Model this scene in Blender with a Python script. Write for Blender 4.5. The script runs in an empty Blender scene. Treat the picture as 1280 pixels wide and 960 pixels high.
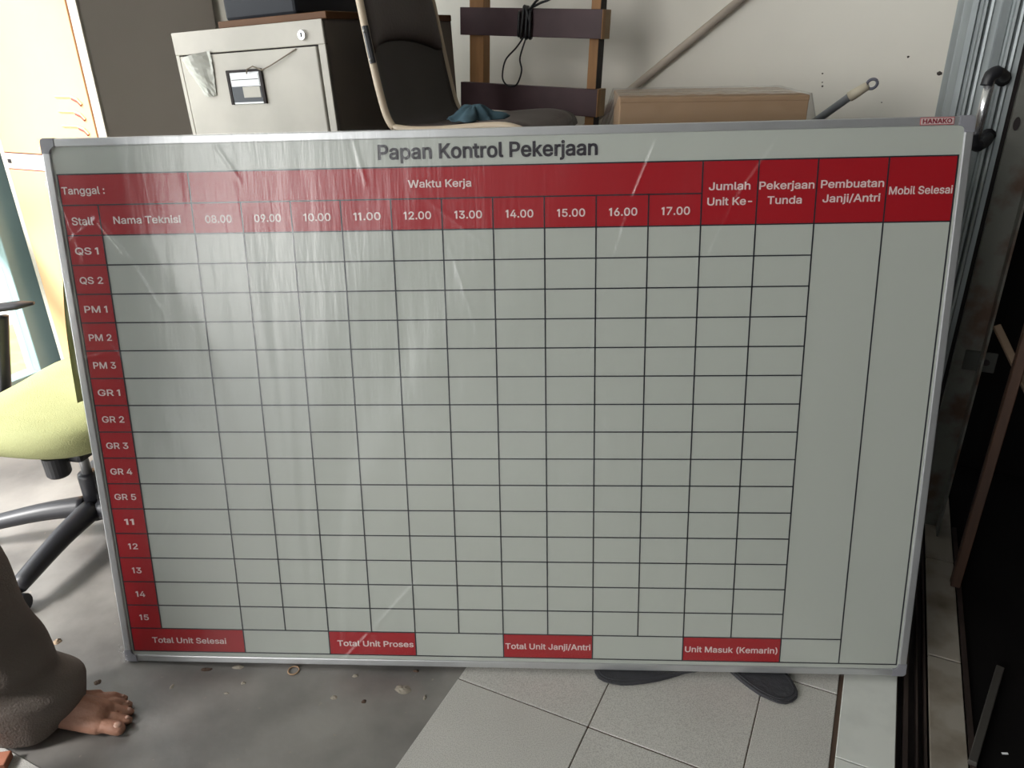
import bpy, bmesh, math, random
from mathutils import Vector, Matrix, noise
random.seed(7)
S = bpy.context.scene
COL = S.collection
PI = math.pi

# ------------------------------------------------------------------ camera
R = ((0.9983487, 0.0043226, -0.0572812), (0.0538655, -0.4168983, 0.9073557), (-0.0199584, -0.9089429, -0.4164427))
EYE = Vector((0, 0, 1.33)); F = 938.0
cam = bpy.data.cameras.new('camera'); cam.sensor_width = 36; cam.lens = F / 1280 * 36; cam.clip_start = .02; cam.clip_end = 200
camo = bpy.data.objects.new('camera', cam); COL.objects.link(camo); S.camera = camo
camo.matrix_world = Matrix(((R[0][0], -R[0][1], -R[0][2], 0), (R[1][0], -R[1][1], -R[1][2], 0), (R[2][0], -R[2][1], -R[2][2], 1.33), (0, 0, 0, 1)))

# ------------------------------------------------------------------ world, light, exposure
w = bpy.data.worlds.new('World'); S.world = w; w.use_nodes = True
wn = w.node_tree; bg = wn.nodes['Background']
bg.inputs[0].default_value = (.93, .97, 1, 1); bg.inputs[1].default_value = 1.6
S.view_settings.view_transform = 'Standard'; S.view_settings.look = 'None'
S.view_settings.exposure = 0; S.view_settings.gamma = 1
TH = -math.radians(22.8)                     # the room's axes are turned against the board
U = Vector((math.cos(TH), math.sin(TH), 0)); V = Vector((-math.sin(TH), math.cos(TH), 0))
def room(u, v, z=0): return U * u + V * v + Vector((0, 0, z))
def area_light(name, loc, target, sx, sy, power, color):
    l = bpy.data.lights.new(name, 'AREA'); l.shape = 'RECTANGLE'; l.size = sx; l.size_y = sy; l.energy = power; l.color = color
    o = bpy.data.objects.new(name, l); COL.objects.link(o); o.location = loc
    o.rotation_euler = (Vector(target) - Vector(loc)).to_track_quat('-Z', 'Y').to_euler()
    return o
# daylight that comes in through the long window wall on the left and the open shopfront behind the camera
area_light('window_daylight', room(-3.02, .0, 1.45), room(0, .35, .9), 2.6, 2.2, 66, (.95, .98, 1))
area_light('shopfront_daylight', room(-2.6, -4.8, 2.1), room(-.4, 2.0, 1.1), 3.4, 2.6, 225, (1, .98, .94))
sun = bpy.data.lights.new('sun', 'SUN'); sun.energy = 13; sun.angle = math.radians(16); sun.color = (1, .975, .95)
so = bpy.data.objects.new('sun', sun); COL.objects.link(so)
so.rotation_euler = (-(U * .62 + V * .80 + Vector((0, 0, -1.0)))).to_track_quat('Z', 'Y').to_euler()   # hazy sun through the left windows

# ------------------------------------------------------------------ materials
MATS = {}
def mat(name, col, rough=.6, metal=0, var=0, scale=8, bump=0, bscale=40, col2=None, spec=.5, stretch=None, lo=.35, hi=.7):
    if name in MATS: return MATS[name]
    m = bpy.data.materials.new(name); m.use_nodes = True; nt = m.node_tree; b = nt.nodes['Principled BSDF']
    b.inputs['Base Color'].default_value = (*col, 1); b.inputs['Roughness'].default_value = rough
    b.inputs['Metallic'].default_value = metal; b.inputs['Specular IOR Level'].default_value = spec
    tc = nt.nodes.new('ShaderNodeTexCoord'); mp = nt.nodes.new('ShaderNodeMapping'); nt.links.new(tc.outputs['Object'], mp.inputs[0])
    if stretch: mp.inputs['Scale'].default_value = stretch
    if var or col2:
        n = nt.nodes.new('ShaderNodeTexNoise'); n.inputs['Scale'].default_value = scale; n.inputs['Detail'].default_value = 6
        nt.links.new(mp.outputs[0], n.inputs['Vector'])
        r = nt.nodes.new('ShaderNodeValToRGB'); nt.links.new(n.outputs[0], r.inputs[0])
        c2 = col2 if col2 else tuple(c * (1 - var) for c in col)
        r.color_ramp.elements[0].position = lo; r.color_ramp.elements[1].position = hi
        r.color_ramp.elements[0].color = (*c2, 1); r.color_ramp.elements[1].color = (*col, 1)
        nt.links.new(r.outputs[0], b.inputs['Base Color'])
    if bump:
        n = nt.nodes.new('ShaderNodeTexNoise'); n.inputs['Scale'].default_value = bscale; n.inputs['Detail'].default_value = 5
        nt.links.new(mp.outputs[0], n.inputs['Vector'])
        bp = nt.nodes.new('ShaderNodeBump'); bp.inputs['Strength'].default_value = bump; bp.inputs['Distance'].default_value = .01
        nt.links.new(n.outputs[0], bp.inputs['Height']); nt.links.new(bp.outputs[0], b.inputs['Normal'])
    MATS[name] = m; return m

M_wall = mat('wall_paint', (.74, .71, .64), .8, var=.10, scale=2.2, bump=.12, bscale=25)
M_ceil = mat('ceiling_paint', (.5, .5, .48), .9, var=.06)
M_dark = mat('shade_black', (.007, .006, .006), .95, spec=.1, var=.3, scale=5)  # near-black colour stands in for the unlit dark on the right
M_alu = mat('brushed_aluminium', (.60, .61, .62), .38, .65, var=.08, scale=14)
M_plastgrey = mat('grey_corner_plastic', (.27, .27, .30), .45)
M_boardw = mat('whiteboard_enamel', (.455, .48, .44), .36, spec=.3)
M_red = mat('red_print', (.36, .009, .016), .4, spec=.35)
M_line = mat('black_line_print', (.02, .022, .03), .35)
M_title = mat('black_lettering', (.035, .03, .04), .4)
M_pinkt = mat('pale_lettering', (.80, .66, .64), .4)
M_galv = mat('galvanised_steel', (.42, .46, .47), .42, .35, var=.3, scale=6, stretch=(4, 4, .6))
M_rust = mat('rusty_painted_steel', (.13, .13, .115), .7, .1, col2=(.085, .05, .035), scale=14, bump=.3, lo=.36, hi=.56)
M_black = mat('black_plastic', (.018, .018, .022), .42)
M_blackm = mat('black_rubbery', (.03, .03, .036), .7, bump=.2, bscale=60)
M_chrome = mat('chrome', (.85, .85, .87), .26, .9)
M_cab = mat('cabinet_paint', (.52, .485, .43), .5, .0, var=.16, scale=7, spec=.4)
M_cabdark = mat('cabinet_side_dark', (.17, .145, .125), .6, var=.1)  # darker than the front of the same cabinet
M_gap = mat('dark_gap', (.018, .012, .012), .8)
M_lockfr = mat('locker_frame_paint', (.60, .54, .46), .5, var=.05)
M_lockside = mat('locker_side_shaded', (.28, .25, .235), .55, var=.08, scale=3)  # beige locker body with its shade put into the colour
M_lockdoor = mat('orange_locker_paint', (.86, .48, .24), .45, var=.06, scale=4)
M_redline = mat('shaded_orange_seam', (.25, .02, .015), .6)  # seams and vent slots: the door's orange with shade painted in
M_teal = mat('hazed_teal_paint', (.34, .50, .52), .5, var=.1, scale=4)  # frame teal, lightened to carry the haze around the window
M_green = mat('lime_fabric', (.41, .42, .20), .85, var=.12, scale=10, bump=.25, bscale=300)
M_wood = mat('raw_pine', (.40, .20, .075), .65, var=.3, scale=9, stretch=(5, 5, .6))
M_endg = mat('end_grain', (.36, .23, .11), .7, var=.25, scale=22)
M_maroon = mat('dark_maroon_paint', (.075, .038, .045), .5, var=.3, scale=10, spec=.35)
M_slab = mat('brown_laminate', (.13, .055, .018), .6, spec=.3, var=.2, scale=8)
M_bluebox = mat('dark_blue_plastic', (.010, .012, .018), .6, spec=.3)
M_shell = mat('dark_brown_shell', (.045, .038, .034), .5, spec=.35)
M_trim = mat('beige_edge_plastic', (.52, .42, .31), .42)
M_pad = mat('brown_vinyl', (.062, .045, .042), .5, bump=.1, bscale=120)
M_steel = mat('dull_steel', (.35, .35, .35), .4, .7)
M_card = mat('cardboard', (.34, .22, .13), .8, var=.08, scale=5)
M_cloth = mat('blue_cloth', (.05, .10, .13), .9, var=.4, scale=20)
M_pole = mat('weathered_pole', (.50, .43, .36), .6, var=.2, scale=8)
M_greyp = mat('grey_tube', (.22, .23, .25), .4, .2)
M_beigep = mat('beige_plastic', (.55, .49, .38), .5)
M_skin = mat('skin', (.42, .21, .14), .5, var=.16, scale=14, bump=.25, bscale=90)
M_nail = mat('toenail', (.50, .30, .23), .25)
M_trous = mat('khaki_trousers', (.17, .14, .12), .85, var=.15, scale=6, bump=.3, bscale=220)
M_shirt = mat('grey_shirt', (.20, .21, .23), .85, var=.1)
M_hair = mat('black_hair', (.012, .01, .009), .5)
M_sandal = mat('charcoal_rubber', (.045, .045, .052), .75, var=.2, scale=20, bump=.3, bscale=80)
M_brown = mat('brown_grout', (.10, .06, .04), .9, var=.3, scale=12)
M_paper = mat('translucent_paper', (.60, .60, .55), .4, var=.1)
M_cable = mat('black_cable', (.012, .012, .014), .5)
M_wire = mat('thin_wire', (.20, .16, .12), .5, .3)
M_white = mat('white_card', (.85, .86, .88), .6)
M_crumb = mat('plaster_crumb', (.36, .32, .26), .9, var=.3, scale=60)
M_band = mat('tan_rubber', (.42, .27, .16), .6)
M_table = mat('table_wood', (.25, .17, .10), .6, var=.2, scale=4)
M_grass = mat('grass', (.30, .50, .18), .9, var=.3, scale=12)
M_oldwood = mat('old_stained_wood', (.06, .024, .010), .6, var=.5, scale=10, stretch=(4, 4, .5))
M_palew = mat('pale_wood', (.18, .12, .075), .7, var=.3, scale=8)
M_sill = mat('brown_steel_track', (.06, .042, .036), .5, .3, var=.4, scale=10)
M_strip = mat('white_sill_tile', (.70, .71, .67), .4, var=.22, scale=7, lo=.25, hi=.5)
M_strip2 = mat('mottled_sill_tile', (.30, .27, .23), .5, col2=(.12, .09, .06), scale=7, lo=.3, hi=.55)  # darker and browner than the first sill row

def tile_mat():
    m = bpy.data.materials.new('speckled_granite_tile'); m.use_nodes = True; nt = m.node_tree; b = nt.nodes['Principled BSDF']
    g = nt.nodes.new('ShaderNodeNewGeometry')
    n = nt.nodes.new('ShaderNodeTexNoise'); n.inputs['Scale'].default_value = 480; n.inputs['Detail'].default_value = 2
    nt.links.new(g.outputs['Position'], n.inputs['Vector'])
    r = nt.nodes.new('ShaderNodeValToRGB'); r.color_ramp.elements[0].position = .36; r.color_ramp.elements[1].position = .56
    r.color_ramp.elements[0].color = (.44, .42, .39, 1); r.color_ramp.elements[1].color = (.64, .62, .58, 1)
    nt.links.new(n.outputs[0], r.inputs[0])
    n2 = nt.nodes.new('ShaderNodeTexNoise'); n2.inputs['Scale'].default_value = 5; nt.links.new(g.outputs['Position'], n2.inputs['Vector'])
    mx = nt.nodes.new('ShaderNodeMixRGB'); mx.blend_type = 'MULTIPLY'; mx.inputs[0].default_value = .22
    nt.links.new(r.outputs[0], mx.inputs[1]); nt.links.new(n2.outputs[0], mx.inputs[2]); nt.links.new(mx.outputs[0], b.inputs['Base Color'])
    b.inputs['Roughness'].default_value = .42
    return m
M_tile = tile_mat()

def concrete_mat():
    m = bpy.data.materials.new('polished_concrete'); m.use_nodes = True; nt = m.node_tree; b = nt.nodes['Principled BSDF']
    g = nt.nodes.new('ShaderNodeNewGeometry')
    def nz(s, d=8):
        n = nt.nodes.new('ShaderNodeTexNoise'); n.inputs['Scale'].default_value = s; n.inputs['Detail'].default_value = d
        nt.links.new(g.outputs['Position'], n.inputs['Vector']); return n
    n = nz(3.2); r = nt.nodes.new('ShaderNodeValToRGB'); r.color_ramp.elements[0].position = .36; r.color_ramp.elements[1].position = .66
    r.color_ramp.elements[0].color = (.105, .098, .092, 1); r.color_ramp.elements[1].color = (.27, .255, .235, 1)
    nt.links.new(n.outputs[0], r.inputs[0])
    # small pale plaster flecks worn into the surface
    v = nz(38, 3); r2 = nt.nodes.new('ShaderNodeValToRGB'); r2.color_ramp.elements[0].position = .70; r2.color_ramp.elements[1].position = .76
    nt.links.new(v.outputs[0], r2.inputs[0])
    mx = nt.nodes.new('ShaderNodeMixRGB'); mx.inputs[2].default_value = (.30, .26, .21, 1)
    nt.links.new(r2.outputs[0], mx.inputs[0]); nt.links.new(r.outputs[0], mx.inputs[1]); nt.links.new(mx.outputs[0], b.inputs['Base Color'])
    n3 = nz(6); mr = nt.nodes.new('ShaderNodeMapRange'); mr.inputs[3].default_value = .22; mr.inputs[4].default_value = .5
    nt.links.new(n3.outputs[0], mr.inputs[0]); nt.links.new(mr.outputs[0], b.inputs['Roughness'])
    bp = nt.nodes.new('ShaderNodeBump'); bp.inputs['Strength'].default_value = .25; bp.inputs['Distance'].default_value = .004
    nt.links.new(nz(22).outputs[0], bp.inputs['Height']); nt.links.new(bp.outputs[0], b.inputs['Normal'])
    b.inputs['Specular IOR Level'].default_value = .6
    return m
M_conc = concrete_mat()

def film_mat(name, base, edge, rough, bumpy=0):
    m = bpy.data.materials.new(name); m.use_nodes = True; nt = m.node_tree; nt.nodes.remove(nt.nodes['Principled BSDF'])
    out = nt.nodes['Material Output']
    t = nt.nodes.new('ShaderNodeBsdfTransparent'); g = nt.nodes.new('ShaderNodeBsdfGlossy'); g.inputs['Roughness'].default_value = rough
    lw = nt.nodes.new('ShaderNodeLayerWeight'); lw.inputs[0].default_value = .5
    pw = nt.nodes.new('ShaderNodeMath'); pw.operation = 'POWER'; pw.inputs[1].default_value = 4; nt.links.new(lw.outputs['Facing'], pw.inputs[0])
    mr = nt.nodes.new('ShaderNodeMapRange'); mr.inputs[3].default_value = base; mr.inputs[4].default_value = edge
    nt.links.new(pw.outputs[0], mr.inputs[0])
    mx = nt.nodes.new('ShaderNodeMixShader'); nt.links.new(mr.outputs[0], mx.inputs[0]); nt.links.new(t.outputs[0], mx.inputs[1]); nt.links.new(g.outputs[0], mx.inputs[2])
    if bumpy:
        tc = nt.nodes.new('ShaderNodeTexCoord'); mp = nt.nodes.new('ShaderNodeMapping'); nt.links.new(tc.outputs['Object'], mp.inputs[0])
        mp.inputs['Rotation'].default_value = (0, 0, math.radians(28)); mp.inputs['Scale'].default_value = (9, 1.1, 1)
        n = nt.nodes.new('ShaderNodeTexNoise'); n.inputs['Scale'].default_value = 2.2; n.inputs['Detail'].default_value = 5; n.inputs['Roughness'].default_value = .6
        nt.links.new(mp.outputs[0], n.inputs['Vector'])
        bp = nt.nodes.new('ShaderNodeBump'); bp.inputs['Strength'].default_value = bumpy; bp.inputs['Distance'].default_value = .02
        nt.links.new(n.outputs[0], bp.inputs['Height']); nt.links.new(bp.outputs[0], g.inputs['Normal'])
    nt.links.new(mx.outputs[0], out.inputs[0])
    return m
M_film = film_mat('clear_wrap_film', .075, .5, .27, .13)
M_film2 = film_mat('clear_carton_film', .10, .6, .2, 0)
M_glass = film_mat('window_glass', .08, .9, .02)

# ------------------------------------------------------------------ helpers
def ray(px, py):
    c = ((px - 640) / F, (py - 480) / F, 1)
    return Vector([sum(R[i][k] * c[k] for k in range(3)) for i in range(3)])
def at_y(px, py, y): r = ray(px, py); return EYE + r * (y / r.y)
def at_z(px, py, z=0): r = ray(px, py); return EYE + r * ((z - 1.33) / r.z)
def at_v(px, py, v): r = ray(px, py); return EYE + r * (v / r.dot(V))
def at_u(px, py, u): r = ray(px, py); return EYE + r * (u / r.dot(U))

def finish(name, bm, m, parent=None, smooth=False, kind=None, label=None, cat=None, group=None, mats=None):
    bmesh.ops.recalc_face_normals(bm, faces=bm.faces)
    me = bpy.data.meshes.new(name); bm.to_mesh(me); bm.free()
    return link(name, me, m, parent, smooth, kind, label, cat, group, mats)
def link(name, me, m, parent=None, smooth=False, kind=None, label=None, cat=None, group=None, mats=None):
    for k in (mats or [m]): me.materials.append(k)
    if smooth:
        for p in me.polygons: p.use_smooth = True
    o = bpy.data.objects.new(name, me); COL.objects.link(o)
    if parent: o.parent = parent
    if kind: o['kind'] = kind
    if label: o['label'] = label
    if cat: o['category'] = cat
    if group: o['group'] = group
    return o
def thing(name, label, cat, loc=(0, 0, 0), rotz=0, group=None, rot=None):
    o = bpy.data.objects.new(name, None); COL.objects.link(o); o.location = loc; o.empty_display_size = .1
    o.rotation_euler = rot if rot else (0, 0, rotz); o['label'] = label; o['category'] = cat
    if group: o['group'] = group
    return o
def struct(name, loc=(0, 0, 0), rotz=0, label=None):
    o = bpy.data.objects.new(name, None); COL.objects.link(o); o.location = loc; o.rotation_euler = (0, 0, rotz); o['kind'] = 'structure'
    if label: o['label'] = label
    return o
def box(bm, x0, x1, y0, y1, z0, z1, bev=0, seg=2, mi=0):
    r = bmesh.ops.create_cube(bm, size=1); vs = r['verts']
    for v in vs: v.co = Vector(((x0 + x1) / 2 + v.co.x * (x1 - x0), (y0 + y1) / 2 + v.co.y * (y1 - y0), (z0 + z1) / 2 + v.co.z * (z1 - z0)))
    if bev:
        es = list({e for v in vs for e in v.link_edges})
        r2 = bmesh.ops.bevel(bm, geom=es, offset=bev, segments=seg, affect='EDGES', profile=.5)
        if mi:
            for f in r2['faces']: f.material_index = mi
    if mi:
        for v in vs:
            if v.is_valid:
                for f in v.link_faces: f.material_index = mi
    return bm
def B(*a, **k): bm = bmesh.new(); return box(bm, *a, **k)
def tube(bm, pts, rad, n=8, cap=True, flat=1.0):
    pts = [Vector(p) for p in pts]; k = len(pts); rads = rad if isinstance(rad, (list, tuple)) else [rad] * k
    rings = []; up = None
    for i, p in enumerate(pts):
        t = (pts[min(i + 1, k - 1)] - pts[max(i - 1, 0)]).normalized()
        if up is None: up = Vector((0, 0, 1)) if abs(t.z) < .9 else Vector((1, 0, 0))
        s = t.cross(up).normalized(); up = s.cross(t).normalized()
        rings.append([bm.verts.new(p + s * math.cos(2 * PI * j / n) * rads[i] + up * math.sin(2 * PI * j / n) * rads[i] * flat) for j in range(n)])
    for a, b in zip(rings, rings[1:]):
        for j in range(n): bm.faces.new((a[j], a[(j + 1) % n], b[(j + 1) % n], b[j]))
    if cap:
        bm.faces.new(rings[0][::-1]); bm.faces.new(rings[-1])
    return bm
def T(*a, **k): bm = bmesh.new(); return tube(bm, *a, **k)
def curve(pts, n=8):                       # Catmull-Rom through the points
    pts = [Vector(p) for p in pts]; P = [pts[0]] + pts + [pts[-1]]; out = []
    for i in range(1, len(P) - 2):
        a, b, c, d = P[i - 1:i + 3]
        for j in range(n):
            t = j / n
            out.append(.5 * ((2 * b) + (c - a) * t + (2 * a - 5 * b + 4 * c - d) * t * t + (3 * b - a - 3 * c + d) * t ** 3))
    out.append(pts[-1]); return out
def lathe(bm, prof, n=20, c=(0, 0, 0)):
    c = Vector(c); rings = [[bm.verts.new(c + Vector((r * math.cos(2 * PI * j / n), r * math.sin(2 * PI * j / n), z))) for j in range(n)] for r, z in prof]
    for a, b in zip(rings, rings[1:]):
        for j in range(n): bm.faces.new((a[j], a[(j + 1) % n], b[(j + 1) % n], b[j]))
    bm.faces.new(rings[0][::-1]); bm.faces.new(rings[-1]); return bm
def prism(bm, poly, z0, z1):               # polygon in xy, extruded along z
    a = [bm.verts.new((x, y, z0)) for x, y in poly]; b = [bm.verts.new((x, y, z1)) for x, y in poly]; n = len(poly)
    bm.faces.new(a[::-1]); bm.faces.new(b)
    for i in range(n): bm.faces.new((a[i], a[(i + 1) % n], b[(i + 1) % n], b[i]))
    return bm
def grid(bm, nu, nv, fn):
    vs = [[bm.verts.new(fn(i / nu, j / nv)) for j in range(nv + 1)] for i in range(nu + 1)]
    for i in range(nu):
        for j in range(nv): bm.faces.new((vs[i][j], vs[i + 1][j], vs[i + 1][j + 1], vs[i][j + 1]))
    return bm
def xform(bm, M): bmesh.ops.transform(bm, matrix=M, verts=bm.verts); return bm
def evaluated(o):                          # mesh with the modifiers applied
    dg = bpy.context.evaluated_depsgraph_get(); dg.update(); me = bpy.data.meshes.new_from_object(o.evaluated_get(dg)); return me
def blob(segs, voxel, smooth=4):           # tapered capsules fused into one skin
    bm = bmesh.new()
    for p, q, r1, r2 in segs:
        p = Vector(p); q = Vector(q); d = q - p; L = max(d.length, 1e-4)
        rm = d.to_track_quat('Z', 'Y').to_matrix().to_4x4() if d.length > 1e-5 else Matrix()
        prof = [(max(r1 * math.cos(a), 1e-5), -r1 * math.sin(a)) for a in [PI / 2 * k / 4 for k in range(4, 0, -1)]] + [(r1, 0), (r2, L)] + \
               [(max(r2 * math.cos(a), 1e-5), L + r2 * math.sin(a)) for a in [PI / 2 * k / 4 for k in range(1, 5)]]
        b2 = bmesh.new(); lathe(b2, prof, 12); xform(b2, Matrix.Translation(p) @ rm)
        tmp = bpy.data.meshes.new('t'); b2.to_mesh(tmp); b2.free(); bm.from_mesh(tmp); bpy.data.meshes.remove(tmp)
    me = bpy.data.meshes.new('t'); bm.to_mesh(me); bm.free()
    o = bpy.data.objects.new('t', me); COL.objects.link(o)
    rmd = o.modifiers.new('r', 'REMESH'); rmd.mode = 'VOXEL'; rmd.voxel_size = voxel
    sm = o.modifiers.new('s', 'SMOOTH'); sm.iterations = smooth; sm.factor = .5
    res = evaluated(o); bpy.data.objects.remove(o); bpy.data.meshes.remove(me); res.materials.clear(); return res
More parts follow.
